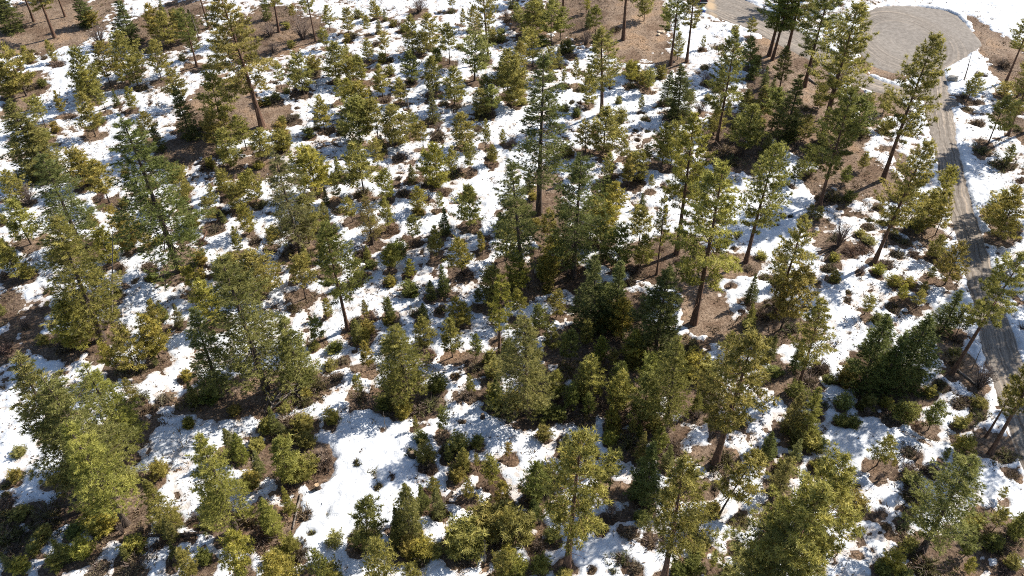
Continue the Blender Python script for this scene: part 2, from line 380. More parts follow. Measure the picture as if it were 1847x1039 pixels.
# Survey of the stand: kind, base x, base y, top y (or ^: top x, top y, base y), then look flags.
SURVEY = """
@ 0 0
F 90 260 -80 dW
F 20 150 -120 dW
P 395 270 -420
P 245 155 -380
P 470 120 -360
F^ 540 -40 210 dW
F 950 350 -20 dW
G 730 340 170
B 660 200 80 o
Y^ 1060 20 300 o
Y^ 1150 70 330
Y^ 1225 60 260 o
Y 960 550 230
Y 800 620 310
Y 650 700 340
Y 395 450 290 on
Y^ 590 490 740 w
Y 890 610 440 n
Y 1170 590 290
Y 1000 625 400
Y^ 700 640 810
F 850 770 640 d
Y^ 900 630 800 y
Y 690 980 670
Y 330 920 690
Y 470 840 650 on
Y^ 15 300 690 w
Y^ -30 470 720 w
Y^ 40 560 700 o
F^ 30 720 1320 W
F^ 150 860 1330 w
B 330 1040 920 y
B 400 960 870 o
Y 1110 1010 790 o
Y 1030 500 380
R 320 420
R 230 545
R 200 640 b
R 140 500
C 125 430
C 245 420
C 265 388
C 230 370
R 420 470
R 670 930
R 1030 640
R 510 850
@ 308 0
P 660 910 -60 w
P 275 200 -320
N 200 270 60
Y 190 480 50 d
Y^ 120 230 420 d
Y^ 30 60 300
F 700 160 -60 d
P 780 230 -360
P 1045 300 -320 n
Y 890 150 30 o
Y 1150 220 40
Y^ 1100 190 350
Y^ 1150 310 590 w
Y^ 1190 560 740
G 720 270 160
G 950 300 110 b
G 740 390 310
B 870 350 290
Y 960 680 370
Y 800 640 430 n
Y 1110 940 690
B 1030 540 400 o
Y 370 900 490
Y^ 330 280 470
Y 90 760 500 w
Y^ 480 830 1080 w
Y^ 600 930 1180 w
Y^ 250 800 1100 o
Y^ 380 800 980
Y^ 360 930 1200
F 150 1040 610 d
B 800 1000 870 o
B 820 1100 930
R 870 870 b
R 740 740
R 1040 540
R 960 660
C 910 780
C 910 840
R 1140 950
R 280 480
C 760 600
C 880 690
R 450 380
B 1000 1010 910 d
@ 616 0
Y 50 240 50
Y 195 260 110
Y^ 220 0 140
Y 270 130 40 y
B 370 195 140 o
R 400 180
R 80 260
R 250 320
Y 320 400 220 o
B 40 310 240 o
Y 40 400 310 n
Y^ 180 280 450
R 350 440
B 300 460 370
G 560 100 -20 b
Y 520 390 110 n
Y 640 350 100
Y^ 560 220 400
Y 780 460 170
B 690 460 330 d
Y 960 220 50
Y 870 190 60 n
Y 800 80 -40
R 790 90
Y 960 580 190 wg
P 1060 440 -380 n
B 1150 310 200 g
B 1090 320 200 g
G 1190 130 60
Y 1200 700 340 w
Y 510 600 360 d
R 500 590
Y 665 690 410
Y 815 750 470
R 830 780
R 740 750
Y 300 710 460
R 320 730
Y 150 600 390
Y 70 580 410 y
B 90 470 400 o
Y^ 100 580 830 yW
Y 140 1040 700 w
Y 270 1030 720
Y^ 20 560 790 y
Y 430 750 560
N 485 790 600
F 665 920 610 g
G 700 960 880
R 700 1000 b
Y 390 1040 760 w
Y^ 500 800 980
Y^ 570 870 1080 o
Y 880 1070 820 w
Y^ 1050 540 770
Y 1010 820 640 wg
Y 1090 830 600 g
R 1030 830 b
Y 1040 1060 860 n
Y 1170 1040 930 n
R 990 930
R 1200 150
@ 924 0
Y 150 260 0 w
Y^ 40 20 200 g
Y 280 310 -20
Y 345 290 60 d
Y^ 200 0 220
P 365 70 -420
F 545 215 70 d
Y 600 255 30 d
Y^ 540 -20 90 y
B 400 390 290 d
R 430 410
B 215 340 250 d
G 530 330 220 o
P 800 285 -520
Y 950 150 -60
P 1140 470 -160
Y 1190 430 230 n
Y 150 480 210 w
Y 275 565 330
R 290 570
Y 45 550 300
Y^ 10 440 760
P 645 830 200 W
Y 552 770 500 n
Y 655 1100 780 w
Y^ 540 860 1090
Y 375 615 480 n
Y 465 625 420 n
R 385 625
R 480 650
B 465 850 770 d
C 435 740
C 490 745
Y 840 630 430 y
B 880 580 450
B 960 640 500
B 1070 580 470
R 860 620
Y^ 990 480 660
R 740 220
F 1190 890 470 dw
F 1110 770 510 d
Y 930 805 690 n
R 955 860
C 885 940
C 970 950
C 905 1010
C 1045 770
B 780 900 780
Y^ 820 980 1160
Y 1080 1190 880
Y^ 1180 890 1220
R 740 950
@ 1232 0
P 25 445 -210
Y 145 360 250 n
R 130 360
Y 485 265 120
B 370 230 180
P 240 1030 230 d
Y 470 490 270 d
B 530 480 390 d
F 580 650 470 d
B 500 580 470 d
P 620 400 -260 dw
P 645 430 -200 dw
P 745 390 -260 dw
P 875 625 -120 dw
P 690 665 330 dw
F 730 1050 540 dw
P 1000 1010 10 w
P 1025 850 240 dn
Y 970 780 610
Y 560 830 620
Y 440 840 650
Y 640 720 620
Y 430 1110 760 w
Y 640 930 640
Y 220 970 760
G 160 620 520
G 120 830 720
B 180 730 680
R 160 490
R 270 350
Y 870 1010 830
R 880 780
B 950 470 420
Y 1150 1020 640 dw
R 860 880
Y 370 1000 820 d
Y 540 1000 850 o
@ 1539 0
Y 255 510 350 w
Y 160 470 340 w
Y 65 865 660
Y 215 810 640
N 800 575 370
Y 820 730 520
R 790 700
R 830 790
R 890 740
R 920 550
Y 970 1040 690 g
P 1100 590 90
P 1180 700 300
B 1080 710 590
R 1080 480 b
R 1180 790 b
R 1190 940
R 60 970 b
R 900 890
R 20 900
B 110 430 390 y
@ 0 260
D 600 770 60 dw
Y 150 430 190
Y^ 60 400 720 w
Y^ -20 700 980 w
R 40 950
Y 790 420 110 o
Y^ 480 20 320 o
Y 620 290 50
Y 805 870 600 yw
Y 760 1140 870 dn
Y^ 800 440 660 o
Y 970 650 500
Y 1070 745 560 n
R 870 900
R 1070 890
R 920 720
R 620 780
C 980 985
G 210 440 300
R 720 380
B 700 300 190 o
Y^ 850 540 760 o
@ 308 260
B 60 260 140 o
Y 95 480 180
B 125 340 280 o
Y 300 590 380
Y 330 475 290 n
Y 425 375 180
Y 620 420 190
Y 490 480 290 o
B 160 610 490 o
R 320 620
R 90 690
R 220 710
Y 570 645 430 y
Y 500 800 590 n
R 610 700
R 640 450
R 380 500
Y 730 745 610 n
D 940 800 20 g
Y 1050 360 20 yW
Y 1000 710 370 w
Y 1125 600 420 n
Y 1210 410 250 n
R 1210 480
Y^ 560 780 1080 W
Y^ 400 800 1080
Y^ 900 810 1110 w
Y^ 120 880 1080 y
B 230 980 880 o
Y^ 1080 620 920
R 1000 800
B 840 620 520 d
B 380 100 20 o
B 290 190 90 o
R 270 160 b
C 715 505
R 860 790
@ 616 260
Y 165 370 -10 w
Y 262 175 -60
Y 330 400 180 y
Y 340 620 390
R 360 620
R 425 100 b
D 225 720 350 o
Y 690 310 0 yw
R 640 290
Y 550 490 310 y
B 560 510 460 o
Y 712 485 340 n
Y 800 235 20 n
R 810 210
R 930 220
Y 935 190 -20
Y 1095 140 0
R 740 350
R 450 360
C 415 250
Y 925 595 290
F 755 670 450 d
Y 520 710 510 d
R 540 710
Y 690 815 600
B 400 840 690 d
Y 350 910 720 yw
Y 500 950 830 y
Y 870 940 660 yw
R 880 930
Y 1018 785 620 on
F 735 1110 870 d
B 360 1030 940 o
Y 135 985 820 y
B 500 1110 970 d
C 175 950
Y 1190 835 540
Y^ 1080 880 1160
R 160 360
R 150 800
Y 80 560 380 o
@ 924 260
D 440 950 10 d
Y 250 710 470
Y 290 880 640 yw
B 240 1010 830
Y^ 270 830 1020 o
Y 700 255 60 n
Y 833 305 60
Y 900 275 40
R 700 260
R 910 260
Y 995 345 220 n
Y 967 155 0
Y 720 510 270 yw
Y 680 710 420 y
Y 560 710 390 w
F 655 860 620 d
Y 760 895 580 d
Y 907 765 460
P 1040 940 365 n
Y 925 875 650
F 590 1380 790 dw
F 730 1370 840 dw
B 430 900 760 d
R 900 920
R 1200 850
Y 60 1040 780 y
G 1090 310 260
R 640 300
R 860 1000
@ 1232 260
Y 890 235 30
Y 800 300 120 d
R 350 130 b
R 300 60 b
R 900 230
Y 900 530 430
Y 970 550 450
Y 1165 280 150 d
R 1080 400 b
R 1000 400
B 1190 420 320 d
G 1120 750 560 b
B 1080 850 780 y
R 1100 680
R 470 900
R 600 960
R 1050 900
C 720 520
C 690 590
C 780 520
B 1080 1010 900
R 1210 780
B 560 830 780 y
C 400 660
C 360 750
R 720 820
@ 1539 260
Y 60 195 60
Y 590 655 350 n
Y 500 610 340
Y 440 660 500
Y 625 390 150 y
Y 560 545 340
R 370 710
R 290 670
B 180 950 860 y
R 250 870
R 110 600
R 180 460
R 320 800
Y 570 815 640
R 560 820
Y 540 980 880
Y 660 1010 700 o
R 640 880
Y 1045 685 310
Y 1000 555 330
R 1080 160 b
R 930 50 b
Y 1100 150 0 d
R 1220 270
B 290 1030 930 y
B 390 1040 950 y
Y 500 1070 990
B 110 720 670
R 60 760
C 210 570
C 120 550
R 430 800
@ 0 520
Y 1020 605 250 o
Y 850 595 390 y
Y 1150 500 190 yw
Y 1165 305 80 o
Y^ 400 90 420 yw
B 320 410 320
R 460 440 b
R 1000 600
R 50 450
G 190 290 210
Y 980 815 650 n
R 1010 810
R 1180 810
C 1050 880
R 900 590
@ 308 520
Y 340 265 -60 y
B 970 630 570 y
B 1180 470 380
Y 1080 385 180 d
Y 1140 200 80 y
B 1150 590 520
R 890 150
R 1190 650
R 1050 720 b
B 980 800 710 o
R 960 830
B 140 1010 910 y
B 470 910 840 o
B 690 1050 950
B 970 1060 880
B 1160 1000 870 y
B 830 900 850
R 850 980 b
R 700 880
R 180 800 b
@ 616 520
R 120 280 b
R 200 230
Y 180 222 80 n
Y 340 195 60 d
B 340 270 190 y
R 380 260
R 560 180
R 720 160
Y 830 275 60 o
Y 900 260 100
Y 600 425 220
R 640 470
Y 800 495 220
Y 970 505 330 d
R 970 580
Y 980 125 0 d
B 1085 670 510
R 1090 690
B 1110 880 740 y
R 1140 890
Y 940 775 620 n
R 930 770
B 700 770 610 dw
R 650 850 b
R 560 880 b
D 490 800 270 yW
B 440 970 780 y
B 300 900 760 d
Y 200 585 380 o
Y 190 390 280 y
R 10 530
Y 130 795 620 n
R 140 790
N 320 1030 880
Y 740 1050 860 d
Y 540 1020 920 n
C 860 970
C 840 630
P 1135 505 -130 y
B 1195 510 350 d
R 1170 550 b
@ 924 520
Y 40 240 20 y
Y 320 205 10 o
Y 185 295 120 d
Y 290 465 240 d
Y 415 565 300 d
R 400 580
Y 520 660 510 y
Y 530 410 220
Y 620 530 350 y
Y 565 800 500
Y 790 355 80 y
Y 700 310 130 d
Y 720 570 430
Y 870 530 300 y
D 1110 1010 330 y
Y 940 960 600 g
Y 1000 800 480 d
Y 760 770 540 d
Y 740 910 600
Y 430 880 700 d
Y 550 910 760 d
Y 322 785 600
B 230 990 790 d
B 330 970 830 d
R 400 920
R 530 930
B 230 1110 970
Y 710 1010 860 y
B 725 1070 1000 y
Y 850 1060 950
Y 960 960 830
C 165 800
R 650 860
R 900 930
B 1030 1050 920
R 990 560 b
R 640 600 b
@ 1232 520
F 800 610 370 dw
B 470 300 220
F 750 1070 730 w
F 870 1090 710 yw
R 670 130 b
R 580 210
R 770 300
R 640 390
R 980 580 b
R 900 680 b
R 200 840 b
R 240 980
R 60 420 b
B 170 690 510 w
B 40 660 440 y
B 650 620 560 d
R 1010 850
B 1140 1000 910 d
B 1060 690 620 d
C 1190 30
C 1180 80
C 890 150
B 1215 1010 910 d
C 430 170
C 490 160
@ 1539 520
F 60 760 180 dw
F 190 790 300 d
F 330 740 190 dW
F 640 345 10 dw
Y 740 335 110 d
Y 80 185 30
Y 330 90 -30 y
Y 450 140 0
R 290 140
R 750 380
B 720 490 430
R 720 540
G 905 725 560
N 850 590 430
R 620 700
B 540 770 700 y
B 350 960 800 w
R 280 950
Y 540 1020 820 d
R 450 1000
R 770 830
B 900 860 770
R 900 920
Y 810 990 900 n
B 770 1010 930
Y 1140 810 690
B 1180 610 540 d
R 440 600
R 130 880
@ 0 779
B 730 750 530 yW
B 310 790 680
B 540 735 670 d
B 610 930 750 yw
B 400 1010 850
B 160 1020 880 yw
B 240 870 830
R 150 740
R 40 620 b
R 30 780 b
R 30 520
R 350 620 b
C 40 460
C 40 400
C 160 630
R 90 880
R 980 970 b
R 930 1010
C 940 860
R 720 990
R 1130 830
@ 308 779
F 740 740 480 yw
Y 860 370 60 w
B 960 380 150
B 980 130 0
B 590 430 250 o
B 640 140 40
Y^ 400 700 1010 yw
Y^ 700 880 1130 yW
Y 900 870 750
B 870 890 740 y
R 930 890
R 1090 230 b
R 430 150
R 850 430
C 980 600 b
C 1140 610
C 1020 740
R 580 620 b
R 650 770 b
Y 1110 1070 850 d
B 1150 1110 930 y
Y^ 60 850 1080
@ 616 779
Y 190 800 480 dw
R 130 740
R 210 740
F 490 800 380 w
B 580 930 740 y
B 480 940 770 o
R 590 920
Y 280 1090 800 w
Y^ 480 950 1120 w
B 870 930 610 w
R 880 920
B 1060 810 500 w
Y 1200 760 560
R 1110 810
N 1035 945 780
B 600 250 90
R 630 265
C 510 160 b
B 570 90 0 d
R 720 50
B 850 170 0
B 985 130 0 d
R 860 180
B 830 385 220 o
Y 680 465 310
Y 930 510 340
Y 1090 365 160
Y 1160 545 350 o
Y 980 255 150 n
R 1190 520
Y 1210 195 80 o
C 140 150
C 110 230
C 220 300 b
C 360 320
C 265 400
C 755 590
C 890 235
C 750 130
C 105 860
C 610 435
Y 1170 1050 870 w
@ 924 779
B 60 850 550
B 200 1040 870
B 40 1090 890 y
Y 170 485 200 d
R 170 490
R 190 830
B 710 100 0 y
Y 700 415 140 dw
G 710 630 500
F 960 500 90 dW
Y 1050 140 -40 d
R 840 100 b
R 1150 140 b
R 850 740
R 800 920
C 730 1010
R 890 990
C 580 990
R 910 500
C 320 810
B 1200 1050 930 d
R 1000 800
@ 1232 779
F 580 220 0 dw
F 690 460 180 w
B 810 125 -10 d
B 975 135 10 d
B 650 710 560 d
B 60 1050 880 d
R 420 650
R 300 220 b
C 310 360
R 510 950
C 440 920
Y 210 985 850 n
B 340 1060 980 g
C 240 400
R 400 850
@ 1539 779
Y 170 240 10
Y 270 265 190 on
R 450 470 b
R 410 290
R 560 290
Y 640 215 120 d
Y 420 610 530
R 360 690
C 235 690
R 380 780
Y 1060 490 400
Y 1000 720 560
Y 1130 760 570 w
R 1010 790 b
Y 810 1010 910 y
B 1140 1010 870
R 530 990 b
B 370 1050 980 d
R 1150 320
R 390 150
R 1100 180
B 200 1050 930 d
Y 800 900 760 d
R 900 620
R 1090 1010
@ px
D 325 488 200 dw
D 185 612 392 yw
D 972 385 95 d
P 1221 457 208 y
P 1592 325 60
P 628 595 402 d
D 942 512 290 d
F 1180 665 480 dw
P 1251 583 303 w
P 1345 473 257
P 1478 370 165 d
P 1397 573 390
Y 1408 594 478
P 1577 473 252
P 1716 675 450
D^ 15 648 890 w
D^ 75 668 895 w
D^ 150 655 815 yw
D^ 120 760 945 wy
D 400 716 556 dw
D 482 706 455 w
F^ 505 565 705 w
P 1778 788 640 n
P 1786 818 620
F^ 255 862 955 yw
D 425 955 780 yw
D 949 745 570 w
P 1290 836 594 W
P 1441 694 538 w
P 1023 1022 784 W
P 1197 1046 838 W
P^ 1535 828 1085 W
P^ 1470 880 1130 W
D^ 1412 938 1125 W
D 1664 992 822 w
P 1920 540 200
P 1935 420 150
P 1960 690 400
P 1870 230 -30
P 1480 -8 -180
P 60 -25 -160
F 120 -18 -110 d
P 210 -30 -170
F 290 -20 -100 d
P 360 -35 -180
P 440 -22 -150
F 530 -18 -90
P 1040 -25 -190
P 1160 -40 -200
P 1330 -55 -230
P 1560 -15 -190 n
"""

# ------------------------------------------------------------------ reading the survey
FALL = {"P": "pine_tree", "D": "broad_fir", "F": "fir_tree", "Y": "young_pine", "B": "bushy_pine", "R": "dry_shrub", "C": "shrub_tuft", "G": "bare_shrub", "N": "dead_snag"}
PLANTS = []
tx0 = ty0 = 0.0; ts = 1.0
for line in SURVEY.strip().splitlines():
    q = line.split()
    if not q:
        continue
    if q[0] == "@":
        if q[1] == "px":
            tx0 = ty0 = 0.0; ts = 1.0
        else:
            tx0, ty0 = float(q[1]), float(q[2]); ts = 1 / 3.997
        continue
    kind = q[0][0]; topform = q[0].endswith("^")
    nums = []; fl = ""
    for t in q[1:]:
        try:
            nums.append(float(t))
        except ValueError:
            fl += t
    if kind in "RC":
        x, y = tx0 + nums[0] * ts, ty0 + nums[1] * ts
        PLANTS.append(dict(kind=kind, base=unproject(x, y), h=None, fl=fl, px=(x, y)))
        continue
    if topform:
        tx, ty, by = tx0 + nums[0] * ts, ty0 + nums[1] * ts, ty0 + nums[2] * ts
        bx = tx + (NADIR[0] - tx) * (by - ty) / (NADIR[1] - ty)
    else:
        bx, by, ty = tx0 + nums[0] * ts, ty0 + nums[1] * ts, ty0 + nums[2] * ts
    L = by - ty
    if kind == "B":
        # a round bush: what shows is its height plus its depth on the ground
        c = unproject(bx, by); sl = CP - c; dep = math.asin(sl[2] / np.linalg.norm(sl))
        m_px = FPX / abs((c - CP) @ CF)
        hh = max(0.7, L / m_px / (math.cos(dep) + 1.0 * math.sin(dep)))
        by -= 0.5 * hh * math.sin(dep) * m_px
        b = unproject(bx, by)
        PLANTS.append(dict(kind=kind, base=b, h=hh, fl=fl, px=(bx, by)))
        continue
    if kind == "F":
        by -= 0.10 * L
    elif kind == "G":
        by -= 0.1 * L
    b = unproject(bx, by)
    PLANTS.append(dict(kind=kind, base=b, h=max(0.6, height_for(b, ty)), fl=fl, px=(bx, by)))

# low brush that fills the gaps between the surveyed plants
def fill_brush():
    r = np.random.default_rng(404)
    pts = [(p["px"][0], p["px"][1]) for p in PLANTS]
    clear = [(640, 870, 120, 110), (890, 790, 110, 45), (1640, 80, 130, 80), (1740, 300, 70, 160), (1790, 560, 60, 200), (1480, 330, 100, 50), (1390, 400, 90, 70), (1790, 40, 90, 90), (1160, 50, 80, 60), (1350, 30, 120, 60),
             (1580, 800, 80, 40), (1090, 1000, 80, 40), (1260, 540, 60, 70), (100, 40, 110, 50)]
    n = 0
    while n < 340:
        x, y = r.uniform(-10, 1850), r.uniform(5, 1045)
        if y < 120 and r.random() < 0.4: continue
        if any(((x - a) / c) ** 2 + ((y - b) / d) ** 2 < 1 for a, b, c, d in clear): continue
        if x > 1600 and r.random() < 0.5: continue
        dm = min(math.hypot(x - a, (y - b) * 1.3) for a, b in pts)
        if dm < 9 or dm > 60: continue
        pts.append((x, y))
        g = r.random()
        if g < 0.36 and x < 1450:
            PLANTS.append(dict(kind="F", base=unproject(x, y), h=float(r.uniform(2.4, 5.2)), fl=str(r.choice(["y", "", "g", "", "d"])) + "w", px=(x, y)))
        elif g < 0.76:
            PLANTS.append(dict(kind="B", base=unproject(x, y), h=float(r.uniform(0.8, 2.1)), fl=str(r.choice(["o", "y", "d", "", "g", ""])), px=(x, y)))
        else:
            PLANTS.append(dict(kind="G", base=unproject(x, y), h=float(r.uniform(0.8, 1.9)), fl="", px=(x, y)))
        n += 1
fill_brush()

# pines on the far side of the road, out of the picture, whose crowns shade it
for x, y, hh in ((1742, 278, 14.0), (1770, 392, 17.0), (1786, 436, 19.0), (1815, 600, 24.0)):
    s_ = unproject(x, y); d_ = 0.66 * hh / math.tan(SUN_EL)
    b = s_ + np.array([math.sin(SUN_AZ) * d_, math.cos(SUN_AZ) * d_, 0]); b[2] = float(terrain(b[0], b[1]))
    PLANTS.append(dict(kind="P", base=b, h=hh, fl="", px=project(b)))

# ------------------------------------------------------------------ the ground: snow field, bare floor, roads
STEP = 0.25
X0, X1, Y0, Y1 = -140.0, 150.0, 34.0, 232.0
nx = int((X1 - X0) / STEP) + 1; ny = int((Y1 - Y0) / STEP) + 1
gx = (X0 + np.arange(nx) * STEP); gy = (Y0 + np.arange(ny) * STEP)
GX, GY = np.meshgrid(gx, gy, indexing='ij')
GX = GX.astype(np.float64); GY = GY.astype(np.float64)
WX = GX + 0.8 * fbm(GX, GY, 2.0, 4) ; WY = GY + 0.8 * fbm(GX + 91, GY - 37, 2.0, 4)
T = terrain(GX, GY)

def sstep(a, b, x):
    t = np.clip((x - a) / (b - a), 0, 1)
    return t * t * (3 - 2 * t)

def seg_dist(px, py, pts, vals=None):
    """distance to a polyline, the side of it, the way along it and a value carried on it"""
    best = np.full(px.shape, 1e9); side = np.zeros(px.shape); along = np.zeros(px.shape); val = np.zeros(px.shape)
    acc = 0.0
    for i in range(len(pts) - 1):
        a = pts[i]; b = pts[i + 1]
        d = b - a; l = math.hypot(*d)
        t = np.clip(((px - a[0]) * d[0] + (py - a[1]) * d[1]) / (l * l), 0, 1)
        qx = a[0] + t * d[0]; qy = a[1] + t * d[1]
        dist = np.hypot(px - qx, py - qy)
        m_ = dist < best
        best = np.where(m_, dist, best)
        sg = np.sign((px - a[0]) * d[1] - (py - a[1]) * d[0])
        side = np.where(m_, sg * dist, side)
        along = np.where(m_, acc + t * l, along)
        if vals is not None:
            val = np.where(m_, vals[i] + t * (vals[i + 1] - vals[i]), val)
        acc += l
    return best, side, along, val

def upx(pts):
    return [unproject(a, b)[:2] for a, b in pts]

def chaikin(pts, vals, n=2):
    for _ in range(n):
        P2 = [pts[0]]; V2 = [vals[0]]
        for i in range(len(pts) - 1):
            P2 += [pts[i] * 0.75 + pts[i + 1] * 0.25, pts[i] * 0.25 + pts[i + 1] * 0.75]
            V2 += [vals[i] * 0.75 + vals[i + 1] * 0.25, vals[i] * 0.25 + vals[i + 1] * 0.75]
        P2.append(pts[-1]); V2.append(vals[-1])
        pts, vals = P2, V2
    return pts, vals

road_l = upx([(1668, 120), (1680, 200), (1690, 260), (1700, 320), (1726, 420), (1748, 510), (1772, 620), (1800, 710), (1838, 815), (1900, 960)])
road_r = upx([(1700, 120), (1702, 185), (1716, 250), (1732, 310), (1768, 420), (1795, 510), (1829, 620), (1862, 705), (1905, 800), (1985, 940)])
rc = [(a + b) / 2 for a, b in zip(road_l, road_r)]
rw = [np.linalg.norm(a - b) / 2 * 1.02 for a, b in zip(road_l, road_r)]
rc, rw = chaikin(rc, rw)
dl = upx([(1705, 182), (1640, 168), (1600, 160), (1555, 146), (1500, 112), (1450, 84), (1390, 50), (1330, 22), (1290, 5), (1240, -30)])
drv, drw = chaikin(dl, [2.2, 2.3, 2.4, 2.7, 3.2, 3.6, 4.6, 5.8, 6.2, 6.2])
LOOP = [(1553, 42), (1562, 22), (1590, 12), (1640, 10), (1690, 16), (1722, 24), (1744, 46), (1772, 80), (1766, 86), (1738, 104), (1706, 122), (1676, 142), (1640, 136), (1596, 128), (1560, 112), (1548, 78)]
_lw = upx(LOOP); _lw, _ = chaikin(_lw + [_lw[0]], [0.0] * (len(_lw) + 1)); loop_w = np.array(_lw[:-1])
loop_c = loop_w.mean(0)
def oval(cx, cy, rx, ry):
    c = unproject(cx, cy)[:2]; e = unproject(cx + rx, cy)[:2]; t1 = unproject(cx, cy - ry)[:2]; t2 = unproject(cx, cy + ry)[:2]
    return c, np.linalg.norm(e - c), np.linalg.norm(t1 - t2) / 2

def poly_sdf(px, py, poly):
    n = len(poly); d = np.full(px.shape, 1e9); ins = np.zeros(px.shape, bool)
    j = n - 1
    for i in range(n):
        a = poly[i]; b = poly[j]; e = b - a
        t = np.clip(((px - a[0]) * e[0] + (py - a[1]) * e[1]) / (e @ e), 0, 1)
        d = np.minimum(d, np.hypot(px - a[0] - t * e[0], py - a[1] - t * e[1]))
        c = ((a[1] > py) != (b[1] > py)) & (px < (b[0] - a[0]) * (py - a[1]) / (b[1] - a[1] + 1e-12) + a[0])
        ins ^= c
        j = i
    return np.where(ins, d, -d)

EX = GX + 0.25 * fbm(GX, GY, 1.3, 3); EY = GY + 0.25 * fbm(GX + 50, GY, 1.3, 3)
rd, rside, ralong, rwid = seg_dist(EX, EY, rc, rw)
dd_, dside, dalong, dwid = seg_dist(EX, EY, drv, drw)
lsd = poly_sdf(EX, EY, loop_w)
road_in = rwid - rd; drive_in = dwid - dd_
gravel = np.maximum(np.maximum(road_in, drive_in), lsd)          # metres inside the gravel edge
# circling wheel lines on the turnaround, straight ones on the roads
_ec, _ea, _eb = oval(1634, 76, 80, 48)
lsd_s = 10.0 * np.hypot((GX - _ec[0]) / _ea, (GY - _ec[1]) / _eb)      # 10 on the ring the wheels follow
lane = np.where(road_in > np.maximum(drive_in, lsd), rside, np.where(lsd > drive_in, lsd_s + 31.0, dside + 60))
along = np.where(road_in > np.maximum(drive_in, lsd), ralong, np.where(lsd > drive_in, 200 + 12 * np.arctan2(GY - loop_c[1], GX - loop_c[0]), 400 + dalong))
wear = np.where(lsd > np.maximum(road_in, drive_in), 0.15 + 0.40 * sstep(5.5, 8.5, lsd_s) * sstep(13.5, 11.0, lsd_s), 1.0)
wear = np.where(drive_in > np.maximum(road_in, lsd), 0.7, wear)

# bare ground seen through the snow: cx, cy, rx, ry, how bare, how much dry straw-coloured needle litter
BARE = [(80, 40, 120, 48, 1, .8), (45, 155, 40, 26, 1, .4), (30, 190, 26, 20, 1, .8), (110, 70, 60, 15, 1, .9), (395, 180, 62, 42, 1, .9), (395, 220, 80, 36, .9, .6),
        (480, 205, 48, 28, 1, .8), (300, 45, 70, 45, .9, .3), (480, 55, 70, 50, .9, .4), (540, 60, 40, 30, .8, .5), (1085, 28, 110, 50, 1, .8), (1140, 60, 66, 48, 1, 1), (1168, 20, 30, 40, 1, 1),
        (1200, 113, 28, 16, 1, .9), (1060, 30, 40, 50, .8, .3), (960, 40, 40, 35, .7, .2), (1450, 150, 62, 60, 1, 1), (1480, 200, 50, 66, 1, 1), (1505, 255, 50, 40, 1, .9), (1455, 250, 50, 40, .9, .5), (1410, 100, 60, 30, 1, .9),
        (1395, 190, 50, 60, .8, .2), (1330, 250, 60, 50, .7, .1), (1330, 285, 55, 22, 1, .1), (1530, 300, 60, 32, 1, .9), (1580, 330, 52, 28, 1, .7), (1500, 340, 50, 34, .9, .5), (1600, 182, 26, 26, 1, .9), (1600, 118, 60, 22, 1, .9), (1560, 190, 20, 40, .6, .8),
        (1250, 500, 42, 62, 1, 1), (1272, 560, 48, 52, 1, 1), (1310, 478, 60, 24, 1, .9), (1225, 445, 56, 30, .9, .6), (1180, 470, 60, 40, .8, .4), (1100, 560, 70, 50, .75, .1), (1070, 620, 70, 50, .6, .2), (1125, 690, 80, 60, .7, .2), (1190, 640, 50, 60, .7, .2),
        (1330, 600, 50, 20, .8, .6), (1405, 592, 70, 26, 1, .7), (1395, 560, 40, 22, 1, .2), (988, 352, 30, 42, 1, .8), (1808, 92, 42, 38, 1, .9), (1778, 58, 16, 30, 1, .9), (1842, 160, 25, 60, .9, .6), (1838, 235, 25, 40, .9, .3),
        (1806, 402, 27, 32, 1, .9), (1722, 650, 28, 30, 1, .9), (1752, 684, 22, 15, 1, .9), (1800, 805, 40, 22, .8, .5), (520, 820, 66, 48, .95, .6), (450, 718, 110, 34, 1, .3), (500, 700, 80, 36, 1, .8), (580, 842, 28, 38, 1, .9), (532, 928, 12, 40, 1, .9),
        (475, 950, 60, 48, 1, .6), (380, 722, 60, 26, 1, .3), (215, 890, 60, 34, 1, .8), (100, 925, 60, 22, .9, .2), (100, 622, 45, 20, 1, .8), (0, 560, 30, 30, 1, .1), (322, 470, 18, 28, 1, .7), (192, 545, 30, 10, 1, .9), (715, 722, 60, 24, 1, .2),
        (1440, 690, 50, 36, .9, .4), (1250, 885, 55, 16, .8, .9), (1290, 826, 42, 22, .9, .8), (240, 770, 40, 40, .7, .2), (1700, 470, 22, 50, .5, .7), (1630, 300, 16, 30, .6, .8), (330, 270, 50, 30, .6, .4), (930, 500, 50, 40, .6, .2), (1010, 440, 50, 40, .5, .2),
        (560, 420, 40, 30, .5, .4), (460, 300, 60, 30, .5, .4), (1240, 690, 40, 60, .6, .2), (1000, 700, 60, 50, .5, .1), (1590, 690, 70, 60, .7, .3), (1800, 960, 60, 40, .5, .4), (1720, 1010, 60, 40, .5, .3), (40, 600, 40, 60, .5, .2), (1480, 420, 30, 50, .5, .6)]
OPEN = [(640, 860, 130, 80), (600, 940, 80, 80), (880, 780, 110, 40), (690, 800, 90, 50), (1480, 330, 90, 40), (1400, 400, 80, 50), (1780, 20, 110, 50), (1740, 130, 40, 40), (1760, 330, 40, 90), (1570, 800, 80, 40), (1090, 1000, 90, 40),
        (100, 120, 60, 30), (1100, 190, 80, 40), (1350, 540, 40, 40), (250, 1000, 80, 30), (1500, 700, 60, 60), (1660, 900, 30, 60), (1820, 900, 40, 60), (1240, 60, 40, 40)]

depth = 0.055 + 0.08 * fbm(GX, GY, 9.0, 3) + 0.16 * fbm(GX + 300, GY, 1.9, 4) + 0.17 * fbm(GX, GY + 200, 0.75, 2)
tan = np.clip(0.25 + 0.5 * fbm(GX, GY, 14.0, 2), 0, 0.6)

